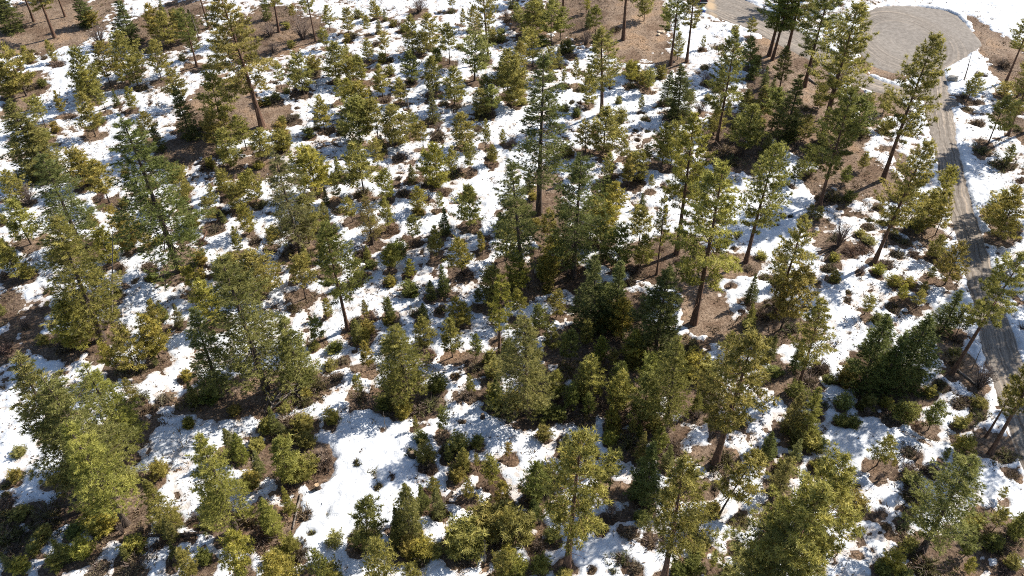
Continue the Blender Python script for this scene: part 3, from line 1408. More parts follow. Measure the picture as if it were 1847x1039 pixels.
def local(cx, cy, r):
    i0 = max(0, int((cx - r - X0) / STEP)); i1 = min(nx, int((cx + r - X0) / STEP) + 2)
    j0 = max(0, int((cy - r - Y0) / STEP)); j1 = min(ny, int((cy + r - Y0) / STEP) + 2)
    return (slice(i0, i1), slice(j0, j1)) if i1 > i0 and j1 > j0 else None

for cx, cy, rx, ry in OPEN:
    c, a, b = oval(cx, cy, rx, ry)
    s = local(c[0], c[1], max(a, b) * 1.6)
    if s is None: continue
    q = np.hypot((WX[s] - c[0]) / a, (WY[s] - c[1]) / b)
    depth[s] += 0.17 * sstep(1.35, 0.5, q)
for cx, cy, rx, ry, k, tn in BARE:
    c, a, b = oval(cx, cy, rx, ry)
    s = local(c[0], c[1], max(a, b) * 1.8 + 2)
    if s is None: continue
    q = np.hypot((WX[s] - c[0]) / a, (WY[s] - c[1]) / b) + 0.22 * fbm(GX[s], GY[s], 3.5, 3) + 0.24 * fbm(GX[s] + 40, GY[s], 0.9, 3)
    g = sstep(1.22, 0.72, q)
    depth[s] -= 0.42 * k * g
    tan[s] = tan[s] * (1 - g) + tn * g

MELT = {"P": 1.5, "D": 1.9, "F": 1.8, "Y": 0.95, "B": 1.0, "R": 1.0, "C": 0.45, "G": 1.0, "N": 0.5}
for p in PLANTS:
    k = p["kind"]; h = p["h"] or 1.0
    r = MELT[k]
    if k == "P": r = 0.55 + h / 45
    if k in "DF": r = 0.13 * h + 0.5
    if k == "Y": r = 0.65 + 0.11 * h
    if k == "B": r = 0.5 + 0.32 * h
    if k == "G": r = 0.5 + 0.2 * h
    if "b" in p["fl"]: r *= 1.5
    p["melt"] = r = r * rng.uniform(0.8, 1.25)
    # the melt ring is set slightly off the stem, towards the lower left
    c = p["base"][:2] - 0.12 * r * np.array([math.sin(SUN_AZ), math.cos(SUN_AZ)])
    s = local(c[0], c[1], r * 2.2)
    if s is None: continue
    q = np.hypot(WX[s] - c[0], WY[s] - c[1]) / r + 0.35 * fbm(GX[s], GY[s] + 70, 1.0, 3)
    depth[s] -= 0.34 * sstep(1.45, 0.45, q)
    if k in "RBCG":
        g = sstep(1.4, 0.6, q); tan[s] = tan[s] * (1 - g) + rng.uniform(0.0, 0.45) * g

# ploughed banks along the gravel, none on it
edge = -gravel
depth += 0.30 * np.exp(-((edge - 0.9) / 0.6) ** 2) * np.clip(0.6 + fbm(GX, GY, 2.0, 3), 0, 1.3) * (depth > -0.05)
depth = np.where(edge < 0.35, np.minimum(depth, (edge - 0.15) * 0.9), depth)
depth = np.clip(depth, -0.35, 0.42)
relief = 0.09 * fbm(GX, GY, 0.9, 3) + 0.06 * fbm(GX, GY, 3.0, 2)
z_snow = T + depth * np.where(depth > 0, 0.9, 0.6) + np.where(depth > 0, relief * np.clip(depth / 0.08, 0, 1), 0)

# only where a camera at or near the photograph's place could look
def frame_mask(margin):
    q = np.stack([GX - CP[0], GY - CP[1], T - CP[2]], -1)
    w = q @ CF
    sx = CX + FPX * (q @ CR) / np.maximum(w, 1); sy = CY - FPX * (q @ CU) / np.maximum(w, 1)
    return (w > 1) & (sx > -margin) & (sx < W0 + margin) & (sy > -margin * 0.6) & (sy < H0 + margin)
VIEW = frame_mask(330)

def grid_mesh(name, Z, keep, mat, attrs, step=1, smooth=True):
    """a height-field sheet of the cells where keep holds at any corner"""
    z = Z[::step, ::step]; k = keep[::step, ::step]
    n, m_ = z.shape
    cell = k[:-1, :-1] | k[1:, :-1] | k[:-1, 1:] | k[1:, 1:]
    idx = np.arange(n * m_).reshape(n, m_)
    i, j = np.nonzero(cell)
    f = np.stack([idx[i, j], idx[i + 1, j], idx[i + 1, j + 1], idx[i, j + 1]], 1)
    used, inv = np.unique(f.ravel(), return_inverse=True)
    v = np.stack([GX[::step, ::step].ravel()[used], GY[::step, ::step].ravel()[used], z.ravel()[used]], 1)
    return mesh_np(name, v, inv.reshape(-1, 4), mat, {a: np.asarray(b)[::step, ::step].ravel()[used] for a, b in attrs.items()}, smooth)

dirty = np.clip(0.55 + 1.2 * fbm(GX, GY, 6.0, 2) - 3.0 * np.clip(depth - 0.16, 0, 1), 0.05, 1.0)
snow = link("snow", grid_mesh("snow", z_snow, (depth > -0.03) & VIEW, M["snow"], {"dirty": dirty, "depth": depth}))
tag(snow, "patchy white melting snow spread between the trees", "snow", kind="stuff")

# forest floor: fine inside the view, with a broad coarse skirt out to the horizon
rough_g = np.where(gravel > -0.6, 0.0, -0.05 * np.abs(fbm(GX, GY, 1.1, 3)))
ZG = T + rough_g - 0.03 - 0.05 * sstep(-0.3, 0.5, gravel)
def ground_mesh():
    st = 2
    z = ZG[::st, ::st]; n, m_ = z.shape
    v = np.stack([GX[::st, ::st].ravel(), GY[::st, ::st].ravel(), z.ravel()], 1)
    t = tan[::st, ::st].ravel()
    idx = np.arange(n * m_).reshape(n, m_)
    f = np.stack([idx[:-1, :-1].ravel(), idx[1:, :-1].ravel(), idx[1:, 1:].ravel(), idx[:-1, 1:].ravel()], 1)
    # skirt
    border = np.concatenate([idx[:, 0], idx[-1, 1:], idx[-2::-1, -1], idx[0, -2:0:-1]])
    prev = border; allv = [v]; allt = [t]; faces = [f]; cnt = len(v)
    cxy = np.array([(X0 + X1) / 2, (Y0 + Y1) / 2]); nb = len(border)
    for sc_ in (1.6, 4.0, 12.0, 30.0):
        b2 = v[border].copy(); b2[:, :2] = cxy + (b2[:, :2] - cxy) * sc_
        b2[:, 2] = -0.05
        allv.append(b2); allt.append(np.full(nb, 0.3))
        cur = np.arange(cnt, cnt + nb); cnt += nb
        faces.append(np.stack([prev, np.roll(prev, -1), np.roll(cur, -1), cur], 1)[:, ::-1])
        prev = cur
    return mesh_np("ground", np.concatenate(allv), np.concatenate(faces), M["ground"], {"tan": np.concatenate(allt)}, True)
ground = link("ground", ground_mesh()); tag(ground, "brown forest floor of needles and dirt", "ground", kind="structure")

sand = np.zeros_like(GX)
for cx, cy, rx, ry, k in ((1283, 10, 9, 8, 1.0), (1287, 28, 6, 7, 0.5), (1284, -2, 8, 6, 0.8)):
    c, a, b = oval(cx, cy, rx, ry)
    q = np.hypot((WX - c[0]) / a, (WY - c[1]) / b)
    sand = np.maximum(sand, k * sstep(1.3, 0.4, q))
Z_gr = T + np.where(gravel > 0, 0.05 * sstep(0, 0.6, gravel), -0.12 * sstep(0, -0.5, gravel)) - 0.02
Z_gr += np.where(gravel > 0.2, 0.010 * fbm(lane * 1.0, along * 0.05, 0.5, 2) * wear, 0)
gr = link("gravel_road", grid_mesh("gravel_road", Z_gr, (gravel > -0.5) & VIEW, M["gravel"], {"lane": lane, "along": along, "wear": wear, "sand": sand}))
tag(gr, "grey gravel road with wheel lines ending in a turnaround", "road", kind="structure")

# ------------------------------------------------------------------ tree and shrub builders
def spine(r, H, wob, n=9):
    t = np.linspace(0, 1, n)
    a, b = r.uniform(0, 6.28, 2)
    off = wob * H * np.stack([np.sin(t * 3.1 + a) - math.sin(a), np.sin(t * 2.4 + b) - math.sin(b)], 1) * t[:, None]
    return np.column_stack([off, t * H])

def at_spine(S, z):
    return np.array([np.interp(z, S[:, 2], S[:, 0]), np.interp(z, S[:, 2], S[:, 1]), z])

def conifer(seed, H, r0, cb, R, prof, nW, per, nS, size, nb, elev, upturn, wood, leaf, spread=0.75, width=0.08, lift=0.15, inner=0.22, lat=0.5, flat=1.0, dead=0, wob=0.006, gap=0.2, sides=7, broken=0.0):
    """whorls of branches on a tapering stem; every branch carries side shoots with needle tufts"""
    r = np.random.default_rng(seed)
    S = spine(r, H, wob)
    TK = Parts(); CRN = Parts()
    rad = r0 * (1 - np.linspace(0, 1, len(S)) * 0.93); rad[0] *= 1.35
    tube(TK, np.vstack([S[0] - [0, 0, 0.35], S]), np.concatenate([[rad[0] * 1.25], rad]), sides)
    cs, ds, ss, tn_ = [], [], [], []
    thin_az, fat_az = r.uniform(0, 6.28, 2); lop = r.uniform(0.08, 0.30)
    for iw in range(nW):
        s0 = ((iw + r.uniform(0.15, 0.85)) / nW) ** 1.08
        if s0 > 1 - broken: continue
        az0 = r.uniform(0, 6.28)
        k = per + int(r.integers(-1, 2))
        vig = r.uniform(0.72, 1.15)
        for ib in range(k):
            s = min(0.995, max(0.0, s0 + r.normal(0, 0.25 / nW)))
            az = az0 + ib * 6.283 / k + r.normal(0, 0.22)
            if r.random() < gap * (0.45 + 0.55 * math.cos(az - thin_az)) * (1.15 - s):
                continue
            ln = max(0.07 * R, R * prof(s) * vig * r.uniform(0.68, 1.14) * (1 + lop * math.cos(az - fat_az)))
            z = H * (cb + (1 - cb) * s * 0.985)
            e = math.radians(elev[0] + (elev[1] - elev[0]) * s + r.normal(0, 6))
            o = np.array([math.cos(az), math.sin(az), 0]); b = at_spine(S, z)
            side = np.array([-o[1], o[0], 0]); bend = r.normal(0, 0.12)
            tt = np.array([0, 0.4, 0.75, 1.0])
            def pos(t):
                t = np.asarray(t)[:, None]
                return b + o * ln * t + side * (bend * ln * t ** 2) + np.array([0, 0, 1.0]) * ln * (math.tan(e) * t + upturn * t ** 2)
            br = r0 * 0.16 * (0.35 + 0.65 * ln / R)
            tube(TK, pos(tt), [br, br * 0.7, br * 0.45, br * 0.2], 3, cap=False)
            n = max(3, int(nS * (0.3 + 0.7 * ln / R)))
            t = np.linspace(inner, 1.0, n) + r.normal(0, 0.03, n)
            sg = np.where(np.arange(n) % 2 == 0, 1.0, -1.0)
            sl = lat * ln * np.clip(1.12 - t, 0.05, 1) * r.uniform(0.6, 1.2, n)
            d = norm(o * 0.75 + side * sg[:, None] * 0.8 + np.array([0, 0, 0.12 + 0.5 * upturn]) + r.normal(0, 0.12, (n, 3)))
            p0 = pos(t); bt = 0.5 + r.normal(0, 0.17)
            for q in (0.3, 0.68, 1.0):
                keep = (sl * q > 0.25 * size) | (q == 0.3)
                if q == 0.68: keep &= sl > 0.9 * size
                if not keep.any(): continue
                c = (p0 + d * (sl * q)[:, None])[keep]
                c = c + r.normal(0, 0.10 * size, c.shape)
                cs.append(c); ds.append(norm(d[keep] * 0.7 + o * 0.5 + np.array([0, 0, lift]))); ss.append(size * r.uniform(0.75, 1.2, len(c))); tn_.append(np.clip(bt + r.normal(0, 0.2, len(c)), 0, 1))
    k = 6
    if not broken:
        cs.append(at_spine(S, H * 0.98) + np.column_stack([r.normal(0, 0.03 * R, (k, 2)), np.linspace(-0.03, 0.02, k) * H]))
        ds.append(norm(np.tile([0, 0, 1.0], (k, 1)) + r.normal(0, 0.3, (k, 3)))); ss.append(np.full(k, size * 0.8)); tn_.append(r.random(k))
    tufts(CRN, np.concatenate(cs), np.concatenate(ds), np.concatenate(ss), nb, r, spread, width, lift, flat, np.concatenate(tn_))
    for i in range(dead):      # dead stubs below the crown
        z = H * cb * r.uniform(0.3, 1.0); az = r.uniform(0, 6.28); ln = R * r.uniform(0.12, 0.5)
        o = np.array([math.cos(az), math.sin(az), r.uniform(-0.35, 0.1)]); b = at_spine(S, z)
        tube(TK, [b, b + o * ln * 0.6, b + o * ln + [0, 0, -0.08 * ln]], [r0 * 0.11, r0 * 0.07, r0 * 0.02], 3, cap=False)
    return dict(trunk=TK.mesh("trunk", wood, True), crown=CRN.mesh("crown", leaf), H=H, R=R)

def shrub_dry(seed, R, h, n, ntwig):
    r = np.random.default_rng(seed)
    P = Parts(); T_ = Parts()
    lob = r.uniform(0, 6.28, 3)
    a = r.uniform(0, 6.28, n); q = np.sqrt(r.random(n))
    rr = R * q ** 1.25 * (1 + 0.38 * np.sin(2 * a + lob[0]) + 0.30 * np.sin(3 * a + lob[1]) + 0.2 * np.sin(5 * a + lob[2])) * 1.1
    zmax = h * np.sqrt(np.clip(1 - (q * 0.95) ** 2, 0.02, 1))
    z = zmax * r.uniform(0.12, 1.05, n) * (0.75 + 0.35 * np.sin(4 * a + lob[2]))
    c = np.column_stack([rr * np.cos(a), rr * np.sin(a), z])
    d = norm(np.column_stack([np.cos(a) * q, np.sin(a) * q, np.full(n, 0.8)]) + r.normal(0, 0.35, (n, 3)))
    tufts(P, c, d, np.full(n, 0.34) * r.uniform(0.7, 1.3, n), 8, r, 0.9, 0.075, 0.1)
    for i in range(ntwig):
        az = r.uniform(0, 6.28); L = r.uniform(0.5, 1.1)
        t = np.array([math.cos(az) * R * 1.05, math.sin(az) * R * 1.05, h * r.uniform(0.4, 1.5)]) * L
        tube(T_, [[0, 0, -0.1], t * 0.5 + [0, 0, 0.1 * h], t], [0.035, 0.022, 0.008], 3, cap=False)
    return dict(trunk=T_.mesh("stems", M["twig"]), crown=P.mesh("foliage", M["dry"]), H=h, R=R)

def shrub_bare(seed, H, R, n):
    r = np.random.default_rng(seed)
    T_ = Parts()
    for i in range(n):
        az = r.uniform(0, 6.28); q = r.uniform(0.15, 1.0)
        o = np.array([math.cos(az), math.sin(az), 0]) * R * q
        L = H * (1 - 0.35 * q) * r.uniform(0.7, 1.1)
        b = np.array([math.cos(az), math.sin(az), 0]) * 0.12 * R * r.random()
        m1 = b + o * 0.35 + [0, 0, L * 0.5]; tip = b + o + [0, 0, L]
        tube(T_, [b - [0, 0, 0.1], m1, tip], [0.035, 0.024, 0.008], 3, r.random(), cap=False)
        for k in range(3):
            s = r.uniform(0.35, 0.9); p = m1 + (tip - m1) * s
            e = p + norm(r.normal(0, 1, 3) * [1, 1, 0.5] + [0, 0, 0.9]) * L * r.uniform(0.15, 0.32)
            tube(T_, [p, e], [0.016, 0.006], 3, r.random(), cap=False)
    return dict(trunk=T_.mesh("twigs", M["twig"]), H=H, R=R)

def snag(seed, H):
    r = np.random.default_rng(seed)
    T_ = Parts(); S = spine(r, H, 0.02)
    tube(T_, S - [0, 0, 0.2], 0.16 * (1 - 0.8 * np.linspace(0, 1, len(S))), 6)
    for i in range(14):
        z = H * r.uniform(0.3, 0.97); az = r.uniform(0, 6.28); b = at_spine(S, z)
        e = b + np.array([math.cos(az), math.sin(az), r.uniform(-0.3, 0.4)]) * r.uniform(0.25, 0.8)
        tube(T_, [b, e], [0.04, 0.012], 3, cap=False)
    return dict(trunk=T_.mesh("pole", M["bark_grey"], True), H=H, R=0.6)

prof_p = lambda s: min(1.0, 0.5 + 1.7 * s) * (1 - s) ** 0.66 * 1.15
prof_d = lambda s: min(1.0, 0.62 + 1.6 * s) * (1 - s) ** 0.66 * 1.12
prof_f = lambda s: min(1.0, 0.75 + 2.0 * s) * (1 - s) ** 0.85 * 1.08
prof_y = lambda s: min(1.0, 0.55 + 1.9 * s) * (1 - s) ** 0.68 * 1.12
prof_b = lambda s: min(1.0, 0.75 + 0.8 * s) * max(0.0, 1 - s ** 2.2) ** 0.6

LIB = {}
LIB["P"] = [conifer(100 + i, 24, 0.36, c, R, prof_p, nW, 5, 11, 0.50, 15, (-12, 34), 0.30, M["bark_pine"], M["pine"], 0.9, 0.085, 0.30, 0.30, 0.50, 1.0, 10, 0.007, g, 7, bk)
            for i, (c, R, nW, g, bk) in enumerate([(0.40, 3.9, 17, .5, 0), (0.34, 4.2, 19, .3, 0), (0.46, 3.8, 15, .6, 0), (0.32, 4.4, 20, .25, 0), (0.38, 3.6, 16, .7, .06), (0.36, 4.1, 18, .4, 0)])]
LIB["D"] = [conifer(200 + i, 20, 0.34, c, R, prof_d, nW, 6, 12, 0.40, 16, (-22, 30), 0.14, M["bark_dark"], M["fir"], 0.62, 0.070, 0.04, 0.15, 0.55, 0.5, 12, 0.008, g, 7, bk)
            for i, (c, R, nW, g, bk) in enumerate([(0.22, 3.9, 19, .4, 0), (0.16, 4.2, 21, .25, 0), (0.26, 3.6, 18, .6, 0), (0.20, 4.3, 20, .35, .05), (0.18, 3.8, 20, .5, 0)])]
LIB["F"] = [conifer(300 + i, 12, 0.20, 0.05, R, prof_f, nW, 6, 12, 0.34, 14, (-20, 40), 0.08, M["bark_dark"], M["fir"], 0.55, 0.08, 0.02, 0.15, 0.52, 0.5, 0, 0.006, g)
            for i, (R, nW, g) in enumerate([(2.6, 18, .15), (2.4, 17, .3), (2.9, 20, .15), (2.2, 16, .35), (2.6, 17, .4)])]
LIB["Y"] = [conifer(400 + i, 8, 0.085, c, R, prof_y, nW + 1, 5, 9, 0.40, 11, (0, 46), 0.26, M["bark_dark"], M["pine"], 0.75, 0.10, 0.30, 0.22, 0.50, 1.0, 5, wb, g, 6, bk)
            for i, (c, R, nW, g, wb, bk) in enumerate([(0.18, 2.15, 11, .25, .014, 0), (0.12, 2.35, 12, .15, .01, 0), (0.28, 2.0, 9, .45, .02, 0), (0.08, 2.5, 13, .15, .01, 0), (0.24, 2.2, 10, .5, .016, .07), (0.14, 1.95, 12, .25, .02, 0),
                                                 (0.34, 2.2, 8, .5, .022, 0), (0.10, 2.2, 12, .35, .014, 0), (0.20, 1.8, 10, .6, .024, 0), (0.16, 2.4, 11, .4, .012, .1)])]
LIB["B"] = [conifer(500 + i, 3, 0.06, 0.0, R, prof_b, nW, 6, 8, 0.30, 11, (4, 55), 0.18, M["bark_dark"], M["pine"], 0.8, 0.105, 0.25, 0.2, 0.5, 1.0, 0, 0.02, g, 5)
            for i, (R, nW, g) in enumerate([(1.45, 9, .3), (1.65, 10, .4), (1.25, 8, .2), (1.55, 9, .6), (1.75, 10, .45)])]
LIB["R"] = [shrub_dry(600 + i, R, h, 130, 34) for i, (R, h) in enumerate([(1.0, 0.75), (1.15, 0.6), (0.9, 0.9), (1.25, 0.7), (1.0, 0.5)])]
LIB["C"] = [shrub_dry(650 + i, 0.45, h, 46, 10) for i, h in enumerate((0.35, 0.28, 0.42))]
LIB["G"] = [shrub_bare(700 + i, 2.6, R, n) for i, (R, n) in enumerate([(1.3, 60), (1.6, 70), (1.1, 48)])]
LIB["N"] = [snag(750 + i, 8) for i in range(2)]

LOOK = {"y": (1.10, 1.10, 0.86), "d": (0.66, 0.76, 0.72), "o": (1.06, 0.97, 0.92), "g": (0.95, 1.0, 1.15), "": (1.0, 1.0, 1.0)}
GROUPS = {"P": "tall pines standing over the young stand", "D": "broad old firs", "F": "full crowned firs", "Y": "young pines in the snow", "B": "low bushy pines",
          "R": "dry brown shrubs melted out of the snow", "C": "small shrub tufts poking through the snow", "G": "bare twiggy shrubs", "N": "dead bare poles"}
CATS = {"P": "pine tree", "D": "fir tree", "F": "fir tree", "Y": "young pine", "B": "bushy pine", "R": "shrub", "C": "shrub", "G": "shrub", "N": "dead tree"}

def ray_at_height(px, py, z):
    d = CF * FPX + CR * (px - CX) - CU * (py - CY)
    return CP + d * ((z - CAM_H) / d[2])

def foreshort(b):
    """the survey gives widths and heights as seen; on steep sight lines heights look shorter"""
    d = np.asarray(b) - CP
    return math.hypot(d[0], d[1]) / np.linalg.norm(d) / 0.8

def plant(p, i):
    k = p["kind"]; fl = p["fl"]; r = np.random.default_rng(9000 + i)
    lib = LIB[k]
    if k == "Y" and p["h"] > 12.5:
        lib = LIB["P"]
    if k == "P" and ("w" in fl or "W" in fl):
        lib = [lib[1], lib[3], lib[5]]
    if k == "F" and "d" in fl:
        lib = [lib[0], lib[2]]
    v = lib[p.get("var", int(r.integers(len(lib))))]
    wide = 1.0
    if "w" in fl: wide = 1.2
    if "W" in fl: wide = 1.5
    if "n" in fl: wide = 0.72
    if k == "R":
        s = r.uniform(0.75, 1.2) * (1.45 if "b" in fl else 1.0); sx = sz = s; sz *= r.uniform(0.8, 1.2)
    elif k == "C":
        s = r.uniform(0.7, 1.3) * (1.6 if "b" in fl else 1.0); sx = sz = s
    else:
        sz = p["h"] / v["H"]
        sx = sz * wide * r.uniform(0.92, 1.1) * foreshort(p["base"]) ** {"D": 0.35, "F": 0.6, "P": 0.75, "Y": 0.8}.get(k, 1.0)
        if k == "Y": sx *= 1.16
        if k == "B":
            sx = max(0.65, min(2.6, p["h"] / 2.25)) * wide * r.uniform(0.95, 1.15)
        if k == "P" and p["h"] > 26:
            sx *= (26 / p["h"]) ** 0.4
    p["sx"] = sx; p["sz"] = sz; p["H"] = v["H"] * sz
    root = bpy.data.objects.new(FALL[k], None); COL.objects.link(root)
    root.empty_display_size = 0.3
    b = p["base"]
    root.location = (float(b[0]), float(b[1]), float(b[2]) - 0.03)
    tip = p.get("tip")
    lean = r.normal(0, 0.022, 2) if k in "PDFYN" else (0, 0)
    if tip is not None:
        q = Vector((tip - b).tolist()).to_track_quat('Z', 'Y'); root.rotation_mode = 'QUATERNION'; root.rotation_quaternion = q
    else:
        root.rotation_euler = (lean[0], lean[1], r.uniform(0, 6.28))
    root.scale = (sx, sx, sz)
    lk = next((c for c in fl if c in "ydog"), "")
    base = np.array(LOOK[lk]) * r.uniform(0.85, 1.15) * (1 + r.normal(0, 0.03, 3))
    if k in "RC":
        base = np.array([1, 1, 1] if r.random() < 0.6 else [0.85, 1.06, 0.62]) * r.uniform(0.65, 1.3) * (1 + r.normal(0, 0.06, 3))
    if "crown" in v:
        o = bpy.data.objects.new("foliage" if k in "RC" else "crown", v["crown"]); o.parent = root; COL.objects.link(o)
        o.color = (*[float(max(0.1, c)) for c in base], 1)
    o = bpy.data.objects.new({"R": "stems", "C": "stems", "G": "twigs", "N": "pole"}.get(k, "trunk"), v["trunk"]); o.parent = root; COL.objects.link(o)
    p["obj"] = root; p["look"] = lk
    top = (tip if tip is not None else b + np.array([0, 0, p["H"]]))
    p["ptop"] = project(top); p["pbase"] = project(b)
    p["pmid"] = ((p["ptop"][0] + p["pbase"][0]) / 2, (p["ptop"][1] + p["pbase"][1]) / 2)
    tag(root, cat=CATS[k], group=GROUPS[k])
    return root

# two trees that do not stand straight
b_ = unproject(1297, 929)
PLANTS.append(dict(kind="Y", base=b_, h=9.5, fl="w", px=(1297, 929), tip=ray_at_height(1362, 815, 8.0), lab="young pine with a bent bare trunk leaning over to the right"))
b_ = unproject(201, 582)
PLANTS.append(dict(kind="N", base=b_, h=13.0, fl="n", px=(201, 582), tip=ray_at_height(206, 400, 12.0), lab="long thin bare dead pole leaning beside the yellowish fir"))

for bx_, by_, tx_, ty_ in ((1716, 675, 1850, 452), (1592, 325, 1684, 60), (1577, 473, 1672, 252)):
    p = min((p for p in PLANTS if p["kind"] == "P"), key=lambda p: math.hypot(p["px"][0] - bx_, p["px"][1] - by_))
    p["tip"] = ray_at_height(tx_, ty_, p["base"][2] + p["h"]); p["var"] = 2 if bx_ == 1716 else 3

def on_gravel(b):
    i = int((b[0] - X0) / STEP); j = int((b[1] - Y0) / STEP)
    return 0 <= i < nx and 0 <= j < ny and gravel[i, j] > 0.1
PLANTS = [p for p in PLANTS if not on_gravel(p["base"])]
for i, p in enumerate(PLANTS):
    plant(p, i)

# ------------------------------------------------------------------ labels that single each plant out
MARKS = [("P", 99, 68, "the leaning trunk in the top left corner", "tall pine with a leaning reddish trunk on bare dirt in the top left corner"),
         ("P", 473, 228, "the big pine in the upper left clearing", "big loose crowned pine with reddish trunk in the bare upper left clearing"),
         ("P", 881, 110, "the lone dark trunk at the top edge", "lone straight dark trunk on snow at the top edge, crown out of sight"),
         ("P", 1124, 71, "the trunk on the bare brown slope", "straight pine trunk standing alone on the bare brown slope at the top"),
         ("P", 1209, 117, "the pine by the flat tan rocks", "tall grey trunked pine beside the flat tan rocks near the top"),
         ("P", 1085, 207, "the dense round pine", "dense round crowned pine with short trunk on snow in the upper middle"),
         ("D", 972, 385, "the tall pointed dark fir", "tall pointed dark fir with drooping branches over a bare patch"),
         ("P", 1292, 257, "the slim dark pine below the driveway", "slim dark pine with long bare trunk below the gravel driveway"),
         ("P", 1451, 156, "the dark pine grove by the driveway", "dark pine with a long slanting trunk at the grove by the driveway"),
         ("P", 1482, 252, "the tall pine on the tan slope", "tall dense pine rising from the tan slope left of the turnaround"),
         ("P", 1592, 325, "the tall pine below the turnaround", "tall tapering pine leaning right below the gravel turnaround"),
         ("D", 325, 488, "the broad dark fir with pale trunk", "broad dark fir with a pale lower trunk showing on the left"),
         ("D", 185, 612, "the yellowish fir", "yellowish fir with ragged crown and stout trunk near the left edge"),
         ("D", 150, 450, "the shaggy dark fir", "shaggy dark fir with a dark trunk near the left edge"),
         ("D", 543, 460, "the sparse grey-green fir", "sparse grey-green fir with see-through branches left of the middle"),
         ("P", 628, 595, "the pine with the thin bent trunk", "dark pine with a long thin bent trunk on a snow strip"),
         ("D", 942, 512, "the broad dark fir at the centre", "broad dark fir at the centre of the photo"),
         ("P", 1221, 457, "the yellow-green pine", "yellow-green pine with bare trunk above the tan clearing"),
         ("P", 1251, 583, "the pine on the tan clearing", "large pine with long bare trunk standing on the tan clearing"),
         ("P", 1345, 473, "the pine beside the open snow", "open crowned pine with bare trunk beside the open snow strip"),
         ("P", 1397, 573, "the open pine with sparse crown", "pine with sparse see-through crown rising from a dark melted hollow"),
         ("P", 1577, 473, "the long trunked pine near the road", "pine with very long slanting trunk on snow near the road"),
         ("P", 1716, 675, "the big pine beside the road", "big pine with thick slanting trunk whose crown hangs over the road"),
         ("D", 482, 714, "the wide fir above the brush pile", "wide olive fir crown just above the brush pile"),
         ("D", 739, 720, "the round yellow-green fir", "round yellow-green fir with wide dark shade on snow"),
         ("D", 949, 745, "the fir on the snow clearing", "olive fir with a bare lower trunk on the snow clearing"),
         ("F", 1180, 665, "the dark full fir", "dark full fir beside the tan clearing"),
         ("P", 1290, 836, "the dense tall pine", "dense tall olive pine with dark pointed top in the lower right"),
         ("P", 1441, 694, "the rounded pine with slanting trunk", "rounded pine with a short slanting trunk and reddish hollow below"),
         ("P", 1023, 1022, "the lone pine at the bottom edge", "lone pine with long straight bare trunk on snow at the bottom edge"),
         ("P", 1197, 1046, "the wide pine at the bottom edge", "wide flat topped pine cut by the bottom edge right of the lone pine"),
         ("D", 1664, 988, "the slanting dark fir", "slanting dark spined fir in the lower right corner"),
         ("D", 425, 965, "the big yellow-green fir at lower left", "big yellow-green fir mass at lower left above the fallen log"),
         ("F", 1621, 705, "the dark fir clump by the road", "dark full fir, widest of the clump left of the road")]
ORD = ["nearest", "second nearest", "third nearest", "fourth nearest", "fifth nearest", "sixth nearest", "seventh nearest", "eighth nearest", "ninth nearest", "tenth nearest", "eleventh nearest", "twelfth nearest", "thirteenth nearest", "fourteenth nearest"]
marks = []
for k, x, y, ph, lab in MARKS:
    c = [p for p in PLANTS if p["kind"] == k and "mark" not in p]
    p = min(c, key=lambda p: math.hypot(p["px"][0] - x, p["px"][1] - y))
    if math.hypot(p["px"][0] - x, p["px"][1] - y) > 25:
        print("MARK far", k, x, y, p["px"])
    p["mark"] = ph; p["obj"]["label"] = lab
    marks.append((p, ph))
KN = {"P": "tall pine", "D": "broad fir", "F": "full fir", "Y": "young pine", "B": "low bushy pine", "R": "dry brown shrub", "C": "small dark shrub tuft", "G": "bare twiggy shrub", "N": "dead bare pole"}
CN = {"y": "yellow-green ", "d": "dark ", "o": "rusty ", "g": "grey-green ", "": "olive "}
def side_of(p, q):
    dx = p["pmid"][0] - q["pmid"][0]; dy = p["pmid"][1] - q["pmid"][1]
    if abs(dx) > abs(dy):
        return "left of" if dx < 0 else "right of"
    return "above" if dy < 0 else "below"
bins = {}
def clampf(p):
    return (min(max(p["pmid"][0], 0), W0), min(max(p["pmid"][1], 0), H0))
for p in PLANTS:
    if "mark" in p: continue
    if "lab" in p:
        p["obj"]["label"] = p["lab"]; continue
    x, y = p["pmid"]; xs = (p["ptop"][0], p["pbase"][0])
    if p["pbase"][1] < -5 and p["kind"] in "PF":
        p["obj"]["label"] = "tree just beyond the top edge whose shadow falls into the picture"; p["obj"]["group"] = "trees beyond the top edge"; continue
    if min(xs) > W0 + 30:
        p["obj"]["label"] = "tall pine just outside the frame whose shadow falls toward the road"; p["obj"]["group"] = "pines beyond the road"; continue
    q = min(marks, key=lambda mq: math.hypot(clampf(mq[0])[0] - x, clampf(mq[0])[1] - y))
    name = (CN[p["look"]] if p["kind"] in "PDFYB" else "") + KN[p["kind"]]
    bins.setdefault((name, q[1], side_of(p, q[0])), []).append((math.hypot(clampf(q[0])[0] - x, clampf(q[0])[1] - y), id(p), p))
for (name, ph, sd_), lst in bins.items():
    lst.sort(key=lambda t: t[0])
    for n, (_, _, p) in enumerate(lst):
        p["obj"]["label"] = f"{name} {sd_} {ph}" if len(lst) == 1 else f"{name}, {ORD[n]} {sd_} {ph}"

# ------------------------------------------------------------------ fallen wood, stumps, rocks
def zat(b):
    i = min(max(int(round((b[0] - X0) / STEP)), 0), nx - 1); j = min(max(int(round((b[1] - Y0) / STEP)), 0), ny - 1)
    return float(max(z_snow[i, j], ZG[i, j]) if gravel[i, j] < 0 else Z_gr[i, j])

